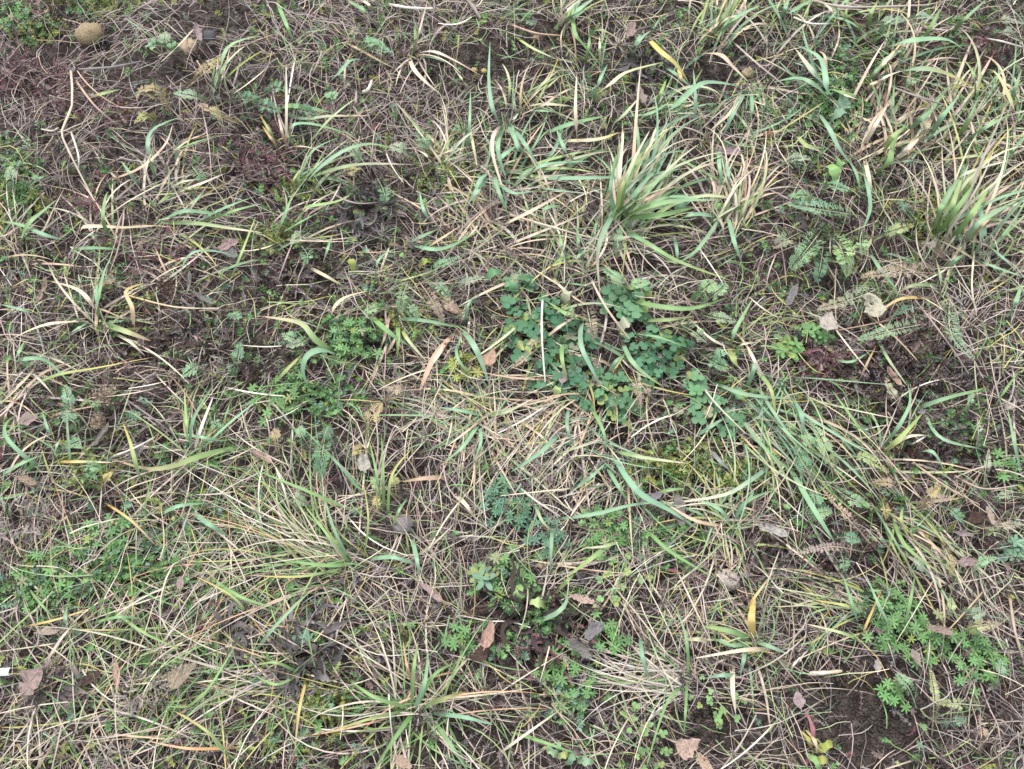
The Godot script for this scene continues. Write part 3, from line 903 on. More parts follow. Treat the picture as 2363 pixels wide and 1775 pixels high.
		["green blades curving across the clover patch", 1345, 735, [["gr", "gr", 10, 40, 1350, 742, 1310, 727, 1265, 697], ["bg", "bg", 10, 40, 1345, 732, 1340, 792, 1365, 850, 1388, 895], ["bg", "yg", 10, 40, 1435, 785, 1455, 830, 1490, 865, 1530, 892], ["bg", "gr", 11, 40, 1455, 770, 1520, 779, 1595, 806], ["gr", "gr", 12, 45, 1445, 691, 1520, 708, 1600, 712, 1678, 687], ["gr", "tn", 8, 40, 1480, 740, 1540, 738, 1605, 729], ["bg", "bg", 8, 30, 1400, 870, 1420, 835, 1440, 820], ["gr", "yg", 9, 40, 1298, 780, 1297, 830, 1310, 880], ["tn", "cr", 7, 30, 1250, 790, 1290, 755, 1340, 725]], 30, -80, 150, 120, 5, MIXED, 40, 100],
		["bent pale blade with wide yellow-green end right of the clover", 1690, 806, [["yg", "yg", 17, 20, 1686, 803, 1692, 828, 1706, 850], ["bg", "gr", 10, 35, 1686, 800, 1695, 765, 1738, 688], ["cr", "cr", 8, 25, 1684, 804, 1640, 782, 1590, 735], ["cr", "st", 6, 25, 1686, 806, 1715, 795, 1750, 790]], 3, 60, 80, 80, 4, MIXED, 35, 10],
		["tall green tuft leaning right at the right edge", 2205, 560, [["gr", "bg", 11, 90, 2150, 538, 2172, 480, 2200, 420], ["gr", "gr", 11, 90, 2165, 540, 2212, 478, 2255, 415], ["bg", "gr", 12, 80, 2225, 562, 2262, 512, 2365, 452], ["bg", "bg", 13, 60, 2246, 592, 2268, 545, 2264, 495, 2253, 440], ["tn", "or", 9, 80, 2230, 560, 2270, 515, 2310, 485], ["gr", "yg", 11, 90, 2195, 555, 2245, 490, 2290, 420], ["gr", "bg", 10, 90, 2160, 545, 2180, 470, 2230, 390], ["gr", "yg", 10, 85, 2180, 550, 2200, 470, 2225, 395]], 44, 58, 45, 195, 6, MIXED, 58, 32],
		["green blades trailing right of the brown yarrow", 2290, 620, [["bg", "bg", 11, 30, 2270, 560, 2310, 592, 2350, 630], ["bg", "bg", 10, 25, 2240, 595, 2290, 615, 2363, 640], ["bg", "bg", 10, 50, 2325, 735, 2345, 695, 2358, 655], ["bg", "gr", 9, 30, 2180, 628, 2205, 600, 2225, 588], ["gr", "gr", 10, 30, 2363, 580, 2330, 545, 2300, 515], ["bg", "yg", 8, 40, 2170, 690, 2170, 640, 2158, 592]], 10, 0, 170, 120, 5, MIXED, 40, 50],
		["blue-green blade lying across the pale leaf with a hole", 2010, 592, [["bg", "bg", 11, 30, 2010, 588, 2030, 620, 2060, 658, 2082, 695], ["gr", "cr", 8, 30, 2025, 783, 2050, 830, 2095, 892], ["tn", "ye", 7, 25, 1978, 890, 2000, 840, 2022, 798], ["bg", "gr", 7, 20, 1900, 820, 1960, 836, 2012, 808], ["ye", "tn", 9, 20, 2160, 690, 2080, 690, 2025, 725], ["gr", "cr", 8, 20, 2180, 660, 2110, 658, 2075, 675]], 3, 0, 90, 80, 4, MIXED, 30, 20],
		["long arched blue-green blades near the top right corner", 2035, 112, [["bg", "bg", 12, 60, 2030, 116, 2080, 98, 2140, 90, 2190, 93, 2228, 118], ["bg", "bg", 11, 50, 2025, 86, 2045, 52, 2085, 34], ["cr", "ye", 9, 50, 2005, 190, 2040, 145, 2080, 100], ["bg", "bg", 10, 50, 2005, 185, 2040, 140, 2085, 114], ["gr", "bg", 9, 70, 2195, 78, 2230, 40, 2275, 0], ["gr", "gr", 9, 60, 2120, 110, 2150, 60, 2170, 20]], 20, 50, 50, 140, 5, MIXED, 55, 40],
		["second pair of arched blades below the top right arch", 2055, 172, [["bg", "ye", 11, 55, 2055, 173, 2105, 160, 2150, 160, 2200, 176, 2255, 208], ["cr", "cr", 9, 40, 2005, 210, 2040, 180, 2085, 162], ["tn", "cr", 8, 40, 2000, 215, 2010, 195, 2050, 178], ["gr", "bg", 8, 50, 1995, 200, 2020, 165, 2050, 140]], 10, 35, 50, 120, 5, MIXED, 45, 22],
		["drooping wide blue-green blades at the upper right", 1915, 235, [["bg", "bg", 12, 60, 1918, 250, 1908, 200, 1893, 135, 1838, 104], ["bg", "cr", 13, 50, 1908, 205, 1875, 165, 1835, 112], ["bg", "bg", 10, 40, 1915, 232, 1880, 196, 1840, 180, 1785, 190], ["bg", "bg", 10, 40, 1900, 190, 1850, 152, 1798, 137], ["gr", "gr", 9, 30, 1985, 225, 1950, 215, 1915, 205], ["cr", "cr", 8, 30, 1915, 205, 1950, 220, 1985, 232], ["tn", "tn", 6, 40, 1908, 210, 1905, 135, 1890, 118]], 8, 140, 60, 120, 6, GREEN, 40, 18],
		["long blue-green blades hanging above the yarrow rosette", 1890, 262, [["bg", "bg", 11, 40, 1885, 256, 1912, 295, 1935, 340, 1962, 378], ["bg", "bg", 11, 30, 1955, 365, 1975, 400, 1988, 455], ["bg", "bg", 11, 30, 1990, 375, 2000, 420, 2008, 480, 1992, 528], ["cr", "tn", 9, 30, 1995, 365, 2005, 410, 2015, 450], ["yg", "gr", 9, 30, 1835, 305, 1860, 335, 1905, 342]], 6, -60, 70, 110, 5, MIXED, 35, 20],
		["thick tan and green tuft in the upper right", 2020, 335, [["gr", "gr", 13, 40, 2017, 405, 2052, 373, 2062, 330, 2075, 308], ["yg", "gr", 12, 60, 2035, 352, 2060, 315, 2092, 290], ["bg", "gr", 11, 60, 2095, 305, 2130, 272, 2162, 246], ["bg", "bg", 10, 60, 2142, 320, 2180, 262, 2215, 220], ["cr", "tn", 9, 60, 1990, 340, 2020, 290, 2050, 240], ["cr", "cr", 9, 40, 2060, 380, 2100, 340, 2130, 310]], 44, 55, 45, 150, 6, [["tn", "cr"], ["cr", "tn"], ["bg", "gr"], ["gr", "cr"], ["tn", "br"]], 52, 50],
		["green blades fanning toward the right edge, upper right", 2240, 330, [["bg", "bg", 14, 35, 2270, 400, 2268, 365, 2254, 346], ["bg", "ye", 11, 30, 2300, 350, 2250, 360, 2160, 372], ["bg", "gr", 10, 60, 2230, 330, 2280, 290, 2340, 260], ["gr", "bg", 10, 60, 2210, 320, 2240, 270, 2260, 220], ["bg", "cr", 9, 50, 2180, 440, 2230, 400, 2330, 370]], 46, 60, 55, 150, 6, MIXED, 52, 60],
		["yellow and tan arched blades at the right edge near the top", 2345, 285, [["yg", "tn", 10, 55, 2352, 292, 2335, 240, 2300, 170, 2258, 157], ["tn", "cr", 10, 40, 2355, 250, 2330, 200, 2290, 190], ["bg", "gr", 9, 50, 2325, 250, 2345, 200, 2358, 160], ["gr", "gr", 7, 60, 2250, 225, 2248, 175, 2225, 137]], 16, 80, 60, 120, 5, MIXED, 50, 30],
		["green blade arch above the red sprigs at the left edge", 45, 575, [["gr", "bg", 10, 40, 45, 572, 62, 522, 100, 487, 132, 460], ["bg", "gr", 9, 30, 170, 558, 110, 545, 50, 520, 0, 511], ["bg", "bg", 8, 30, 50, 565, 60, 540, 66, 530]], 14, 100, 110, 100, 4, DRY, 45, 24],
		["upright green blade in straw at the left, above the curled brown leaf", 250, 547, [["gr", "bg", 9, 60, 252, 548, 237, 505, 241, 460, 248, 442], ["bg", "gr", 8, 15, 250, 546, 220, 543, 188, 539], ["cr", "tn", 8, 25, 186, 545, 190, 525, 230, 522, 290, 525, 372, 520], ["bg", "gr", 7, 20, 160, 575, 220, 572, 280, 576]], 12, 70, 100, 110, 4, DRY, 40, 22],
		["long green blades lying right, left of centre", 372, 514, [["bg", "gr", 9, 30, 375, 510, 420, 488, 470, 490, 535, 500], ["bg", "gr", 9, 30, 455, 512, 520, 480, 592, 452], ["gr", "bg", 8, 30, 465, 515, 540, 487, 605, 470], ["gr", "cr", 8, 20, 370, 515, 450, 515, 520, 525, 605, 537], ["bg", "bg", 8, 30, 420, 500, 450, 465, 470, 440]], 12, 25, 60, 120, 4.5, MIXED, 40, 22],
		["thin arched blade over the mauve leaf, left side", 412, 655, [["bg", "bg", 6, 45, 413, 655, 424, 607, 450, 581, 500, 580, 552, 594], ["gr", "yg", 6, 40, 530, 650, 555, 590, 590, 500], ["bg", "gr", 6, 30, 505, 630, 550, 610, 600, 600]], 8, 50, 120, 100, 3.5, DRY, 40, 40],
		["tuft with long cream blade sweeping left, left side", 230, 742, [["gr", "bg", 9, 65, 230, 738, 228, 690, 240, 630, 258, 588], ["cr", "tn", 9, 30, 228, 735, 205, 692, 172, 665, 118, 650], ["gr", "pk", 12, 25, 237, 747, 290, 765, 348, 787], ["cr", "cr", 11, 30, 207, 742, 130, 746, 80, 758, 28, 782], ["bg", "bg", 9, 15, 205, 744, 185, 755, 160, 770], ["tn", "ye", 9, 30, 310, 766, 305, 712, 290, 672, 332, 653], ["bg", "bg", 7, 40, 228, 735, 222, 690, 226, 640], ["cr", "cr", 8, 25, 265, 770, 300, 790, 335, 822]], 14, 60, 170, 100, 5, MIXED, 45, 18],
		["long yellow-green blade running right from the left edge", 70, 892, [["gr", "ye", 9, 30, 68, 893, 130, 866, 220, 850, 355, 824], ["bg", "gr", 10, 35, 28, 842, 42, 815, 56, 788], ["bg", "gr", 9, 35, 32, 838, 62, 828, 110, 834, 168, 892], ["bg", "bg", 7, 25, 100, 730, 50, 715, 0, 702]], 20, 20, 170, 110, 4, DRY, 40, 50],
		["curling green blade left of the dark green yarrow leaf", 100, 1088, [["bg", "gr", 9, 35, 102, 1087, 55, 1052, 18, 1015, 10, 985, 30, 960], ["bg", "yg", 8, 40, 122, 1066, 130, 1030, 142, 1008], ["ye", "cr", 7, 20, 122, 1067, 190, 1066, 262, 1068], ["bg", "gr", 8, 30, 0, 1100, 50, 1070, 100, 1050], ["bg", "bg", 7, 35, 130, 1025, 110, 990, 98, 950]], 12, 60, 170, 110, 4, MIXED, 40, 40],
		["wide tan and green blade lying across, left lower half", 470, 1050, [["gr", "tn", 12, 25, 562, 1030, 470, 1050, 400, 1075, 340, 1082, 260, 1060], ["gr", "ye", 9, 40, 328, 1120, 312, 1065, 300, 1020, 282, 972], ["bg", "gr", 7, 70, 440, 1048, 445, 970, 492, 890], ["bg", "bg", 8, 40, 452, 1052, 520, 985, 602, 918], ["bg", "bg", 8, 30, 530, 1022, 470, 1010, 400, 1000], ["wh", "wh", 7, 40, 445, 1050, 465, 985, 492, 915], ["gr", "yg", 7, 60, 435, 1040, 430, 980, 425, 900]], 16, 85, 60, 120, 3, FINE, 60, 16],
		["large tangle of fine grass in the lower left, upper part", 520, 1230, [["bg", "bg", 9, 40, 368, 1190, 412, 1168, 478, 1161], ["bg", "bg", 11, 40, 443, 1180, 480, 1208, 528, 1238], ["ye", "tn", 5, 30, 240, 1160, 300, 1200, 360, 1260]], 85, 110, 180, 150, 2.4, FINE, 38, 120],
		["fine grass sweeping left from a base near the lower left centre", 790, 1310, [["gr", "gr", 8, 40, 820, 1300, 750, 1305, 640, 1290], ["gr", "yg", 6, 40, 815, 1310, 760, 1240, 690, 1150], ["bg", "gr", 7, 40, 810, 1300, 770, 1220, 740, 1120], ["gr", "ye", 6, 50, 800, 1310, 700, 1330, 600, 1330]], 70, 160, 60, 190, 2.6, FINE, 40, 30],
		["long thin green stems crossing left of the grey dead leaf", 850, 1150, [["bg", "gr", 7, 40, 850, 1152, 770, 1060, 688, 978], ["gr", "gr", 7, 40, 832, 1187, 700, 1130, 590, 1085], ["gr", "gr", 6, 50, 885, 1180, 884, 1090, 880, 1000], ["gr", "ye", 6, 50, 896, 1198, 903, 1100, 948, 1038], ["gr", "gr", 6, 50, 878, 1180, 868, 1090, 850, 1010], ["gr", "ye", 5, 40, 840, 1290, 850, 1200, 840, 1120]], 16, 100, 60, 130, 2.5, FINE, 50, 20],
		["two blue-green blades meeting below the mauve stone", 905, 1292, [["bg", "bg", 9, 30, 852, 1291, 905, 1286, 958, 1302], ["bg", "bg", 9, 30, 950, 1238, 962, 1290, 968, 1332], ["gr", "bg", 7, 40, 905, 1220, 920, 1180, 940, 1150]], 6, 30, 100, 90, 3, FINE, 40, 20],
		["flat star of blue-green and tan blades below the clover patch", 1118, 965, [["bg", "bg", 9, 35, 1118, 962, 1070, 950, 1010, 940], ["bg", "bg", 10, 35, 1110, 970, 1070, 1030, 1020, 1070], ["bg", "bg", 8, 30, 1105, 980, 1110, 1020, 1090, 1070], ["gr", "cr", 8, 30, 1120, 960, 1170, 950, 1230, 920], ["tn", "tn", 10, 20, 1036, 1104, 985, 1103, 928, 1112], ["cr", "tn", 9, 20, 1050, 1140, 1075, 1165, 1095, 1195]], 58, 200, 180, 130, 4, [["tn", "cr"], ["st", "st"], ["tn", "tn"], ["bg", "gr"], ["gr", "cr"]], 32, 40],
		["sprawling tan straw tuft just below the clover", 1320, 940, [["bg", "bg", 8, 35, 1313, 938, 1308, 985, 1326, 1032], ["bg", "bg", 9, 30, 1302, 988, 1245, 1045, 1178, 1090], ["gr", "bg", 8, 30, 1360, 935, 1390, 990, 1400, 1040], ["cr", "gr", 6, 30, 1400, 1010, 1340, 1030, 1280, 1050]], 60, 215, 75, 130, 3.5, [["tn", "cr"], ["st", "st"], ["cr", "st"], ["tn", "tn"], ["gr", "cr"]], 34, 40],
		["prominent blue-green blade running diagonally in the lower centre", 1412, 1050, [["bg", "bg", 13, 40, 1410, 1046, 1455, 1115, 1490, 1148, 1550, 1180, 1612, 1222], ["bg", "bg", 9, 30, 1400, 1078, 1425, 1120, 1450, 1158], ["bg", "bg", 8, 35, 1320, 1132, 1365, 1100, 1398, 1068], ["bg", "bg", 8, 25, 1290, 1198, 1380, 1185, 1460, 1165, 1545, 1157], ["gr", "cr", 8, 25, 1415, 1040, 1480, 1055, 1590, 1070], ["gr", "bg", 8, 25, 1505, 1143, 1540, 1132, 1580, 1127]], 30, 200, 180, 120, 3.5, [["tn", "cr"], ["st", "st"], ["bg", "gr"], ["bg", "bg"], ["tn", "tn"]], 35, 40],
		["long blade going from blue-green to straw, lower right of centre", 1782, 1070, [["bg", "cr", 9, 30, 1785, 1068, 1730, 1110, 1660, 1145, 1500, 1166], ["bg", "bg", 9, 30, 1600, 1012, 1640, 985, 1672, 964], ["gy", "bg", 9, 20, 1635, 1033, 1660, 1062, 1688, 1088], ["bg", "bg", 7, 30, 1690, 1200, 1730, 1150, 1740, 1130]], 12, 170, 60, 110, 4, MIXED, 35, 40],
		["low tuft with yellow-green blades in the lower centre", 1440, 1240, [["gr", "yg", 10, 30, 1432, 1238, 1370, 1285, 1308, 1332], ["bg", "tn", 7, 30, 1228, 1145, 1250, 1200, 1278, 1228], ["bg", "bg", 8, 30, 1275, 1208, 1272, 1262, 1270, 1322], ["gr", "gr", 8, 25, 1480, 1208, 1540, 1268, 1645, 1332], ["gr", "cr", 7, 25, 1450, 1240, 1400, 1260, 1350, 1265]], 44, 200, 170, 120, 3.2, [["tn", "cr"], ["st", "st"], ["bg", "gr"], ["cr", "cr"], ["gr", "yg"]], 32, 40],
		["tan and green spreading tuft left of the rolled grey leaf", 1680, 1215, [["bg", "bg", 8, 30, 1690, 1215, 1660, 1175, 1600, 1150], ["tn", "tn", 8, 30, 1675, 1215, 1600, 1200, 1520, 1150], ["bg", "gr", 8, 40, 1690, 1215, 1720, 1160, 1790, 1130]], 40, 150, 170, 120, 3.5, MIXED, 36, 26],
		["long green grass trailing down right, left of the yarrow bed", 1760, 940, [["bg", "bg", 12, 45, 1818, 1073, 1862, 1150, 1905, 1220, 1930, 1258], ["bg", "bg", 10, 40, 1740, 880, 1790, 960, 1850, 1040], ["bg", "gr", 9, 40, 1700, 950, 1760, 1030, 1850, 1110], ["gr", "ye", 8, 50, 1740, 850, 1780, 900, 1790, 980], ["bg", "bg", 9, 50, 1720, 900, 1740, 850, 1735, 810], ["cr", "tn", 8, 50, 1770, 890, 1740, 830, 1720, 790], ["bg", "bg", 10, 50, 1830, 920, 1850, 960, 1855, 1020], ["bg", "bg", 9, 30, 1640, 880, 1720, 910, 1830, 920]], 52, -60, 55, 160, 4, [["bg", "bg"], ["bg", "gr"], ["gr", "yg"], ["gr", "cr"], ["tn", "cr"], ["bg", "bg"]], 42, 55],
		["yellow-green blades crossing over the yarrow bed, right side", 2030, 1050, [["yg", "gr", 11, 40, 2030, 1050, 2078, 1010, 2132, 950], ["bg", "bg", 8, 45, 2035, 1035, 2075, 982, 2100, 930, 2095, 885], ["bg", "bg", 8, 25, 2130, 945, 2170, 1010, 2265, 1036], ["bg", "bg", 10, 35, 2100, 1052, 2150, 1042, 2182, 1092], ["gr", "gr", 7, 45, 2015, 1030, 1970, 970, 1920, 900], ["cr", "cr", 8, 30, 2030, 1050, 2090, 1010, 2140, 1005], ["bg", "gr", 9, 30, 2100, 950, 2180, 920, 2280, 895]], 14, 40, 170, 130, 3.5, MIXED, 42, 20],
		["green grass running down right through the yarrow bed, lower right", 2080, 1220, [["bg", "gr", 10, 30, 2010, 1160, 2060, 1240, 2110, 1330], ["gr", "yg", 9, 30, 2060, 1190, 2090, 1260, 2180, 1330], ["gr", "ye", 8, 30, 2030, 1180, 2060, 1260, 2100, 1330], ["yg", "gr", 8, 40, 2100, 1250, 2080, 1200, 2085, 1170]], 26, -60, 40, 130, 4, MIXED, 35, 40],
		["thin green blades above the sprout patch in the lower right", 2000, 1400, [["bg", "gr", 8, 40, 1982, 1445, 1965, 1390, 1943, 1320], ["bg", "bg", 7, 40, 2065, 1462, 2030, 1400, 1998, 1325], ["gr", "gr", 8, 50, 2085, 1460, 2100, 1390, 2112, 1325], ["gr", "ye", 7, 30, 2000, 1420, 1960, 1400, 1880, 1385], ["ye", "or", 6, 20, 1990, 1470, 2000, 1440, 2040, 1350], ["gr", "cr", 7, 30, 1990, 1480, 1940, 1460, 1860, 1440]], 30, 170, 35, 140, 3, MIXED, 32, 24],
		["leafy grass with one bright yellow blade, lower right of centre", 1735, 1480, [["ye", "ye", 17, 45, 1738, 1478, 1734, 1430, 1742, 1372], ["gr", "yg", 12, 40, 1740, 1478, 1680, 1455, 1615, 1445], ["bg", "bg", 11, 30, 1735, 1480, 1770, 1490, 1820, 1510], ["bg", "bg", 11, 30, 1722, 1475, 1716, 1520, 1708, 1562], ["cr", "cr", 12, 20, 1690, 1525, 1690, 1590, 1698, 1650], ["bg", "gr", 9, 25, 1735, 1482, 1690, 1490, 1640, 1470], ["cr", "yg", 10, 25, 1640, 1482, 1610, 1475, 1572, 1476], ["tn", "cr", 9, 25, 1780, 1500, 1720, 1500, 1600, 1520], ["bg", "bg", 9, 25, 1708, 1562, 1670, 1558, 1630, 1565], ["ye", "tn", 6, 40, 1715, 1420, 1740, 1380, 1785, 1320]], 12, 170, 120, 110, 4, MIXED, 40, 20],
		["pale straw fan with green stems in the lower centre right", 1585, 1565, [["bg", "bg", 9, 40, 1477, 1468, 1482, 1515, 1497, 1568], ["gr", "gr", 6, 60, 1585, 1570, 1582, 1640, 1578, 1700], ["gr", "bg", 6, 60, 1588, 1570, 1585, 1480, 1560, 1400], ["gr", "gr", 6, 40, 1590, 1580, 1540, 1620, 1490, 1775]], 50, 175, 45, 140, 2.6, [["st", "wh"], ["wh", "st"], ["cr", "st"], ["st", "st"], ["gr", "gr"]], 36, 22],
		["green curved blade beside the dark rotting stems, lower centre", 1262, 1432, [["bg", "bg", 12, 30, 1232, 1437, 1282, 1418, 1306, 1392, 1308, 1372], ["yg", "gr", 8, 40, 1285, 1365, 1310, 1340, 1325, 1325]], 4, 20, 120, 80, 3, FINE, 40, 16],
		["green tuft with an orange tipped blade near the bottom edge", 958, 1640, [["bg", "gr", 9, 70, 955, 1640, 980, 1575, 988, 1500], ["gr", "gr", 8, 40, 955, 1636, 870, 1612, 812, 1574], ["gr", "gr", 10, 40, 956, 1642, 920, 1690, 865, 1772], ["gr", "bg", 9, 30, 1000, 1662, 1040, 1718, 1078, 1778], ["bg", "bg", 9, 30, 998, 1646, 1070, 1655, 1138, 1673], ["gr", "or", 9, 40, 968, 1638, 1025, 1612, 1080, 1596], ["gr", "gr", 8, 60, 960, 1635, 1000, 1560, 1050, 1530], ["gr", "yg", 8, 80, 950, 1635, 955, 1540, 965, 1480], ["gr", "ye", 6, 50, 945, 1638, 850, 1660, 760, 1690], ["or", "tn", 6, 60, 960, 1600, 940, 1540, 930, 1480]], 66, 150, 170, 160, 2.8, FINE, 46, 26],
		["fine grass tuft left of the dark withered clump at the bottom", 700, 1560, [["gr", "gr", 7, 40, 700, 1550, 640, 1580, 590, 1560], ["ye", "tn", 6, 40, 710, 1560, 690, 1640, 680, 1740], ["gr", "yg", 6, 40, 700, 1560, 640, 1530, 592, 1535], ["bg", "bg", 8, 40, 592, 1500, 640, 1440, 720, 1360]], 46, 190, 90, 160, 2.4, FINE, 40, 30],
		["fine yellowing grass below the left dead leaves, bottom left", 380, 1680, [["gr", "ye", 7, 40, 540, 1760, 480, 1690, 400, 1640], ["or", "tn", 6, 20, 560, 1725, 440, 1728, 340, 1710], ["gr", "gr", 6, 30, 420, 1640, 480, 1590, 560, 1460]], 75, 90, 180, 150, 2.4, FINE, 34, 130],
		["fine pale grass in the bottom left corner", 120, 1700, [["cr", "st", 6, 40, 100, 1540, 140, 1475, 172, 1440], ["bg", "bg", 8, 40, 160, 1460, 150, 1430, 155, 1400], ["gr", "gr", 6, 40, 60, 1350, 100, 1400, 140, 1440]], 60, 80, 180, 140, 2.4, FINE, 36, 110],
		["fine green and straw grass at the left edge, lower part", 330, 1430, [["gr", "bg", 7, 40, 210, 1440, 270, 1425, 330, 1428], ["gr", "yg", 6, 40, 250, 1400, 330, 1460, 420, 1500], ["ye", "tn", 5, 30, 60, 1445, 130, 1430, 220, 1400]], 75, 100, 180, 150, 2.4, FINE, 36, 120],
		["fine grass between the two lower left tangles", 600, 1400, [["gr", "gr", 7, 40, 480, 1330, 560, 1380, 660, 1410], ["gr", "ye", 6, 40, 590, 1450, 540, 1380, 450, 1330]], 60, 140, 180, 150, 2.3, FINE, 36, 100],
		["straw and thin green grass along the bottom edge centre", 1180, 1700, [["gr", "gr", 7, 30, 1180, 1690, 1260, 1715, 1330, 1740], ["cr", "st", 6, 30, 1150, 1740, 1220, 1690, 1290, 1640]], 40, 120, 180, 120, 2.2, [["st", "wh"], ["st", "st"], ["gr", "gr"], ["cr", "st"]], 32, 90],
		["thin green tuft at the upper right of the yellow moss", 1690, 330, [["bg", "bg", 9, 40, 1660, 345, 1660, 380, 1670, 440], ["bg", "bg", 9, 40, 1672, 360, 1680, 400, 1685, 440], ["gr", "gr", 8, 30, 1555, 355, 1600, 385, 1690, 430]], 24, 60, 120, 110, 4.5, MIXED, 45, 50],
		["green tuft at the top edge left of the top right corner", 1830, 70, [["bg", "gr", 10, 60, 1800, 40, 1830, 25, 1880, -5], ["bg", "bg", 10, 60, 1805, 45, 1812, 20, 1822, -5], ["bg", "gr", 10, 40, 1950, 28, 1995, 32, 2030, 48], ["cr", "pk", 9, 40, 1890, 0, 1915, 20, 1935, 48], ["gr", "yg", 9, 60, 2000, 70, 2010, 30, 2025, 5]], 34, 60, 60, 140, 5, MIXED, 58, 60],
		["grass at the right edge beside the trailing yarrow, lower right", 2330, 1000, [["bg", "gr", 8, 40, 2358, 1100, 2340, 1020, 2325, 940], ["gr", "gr", 7, 40, 2280, 960, 2320, 900, 2350, 860]], 22, 120, 160, 120, 3, DRY, 36, 60],
	]
	for d in T: grass_tuft(d)

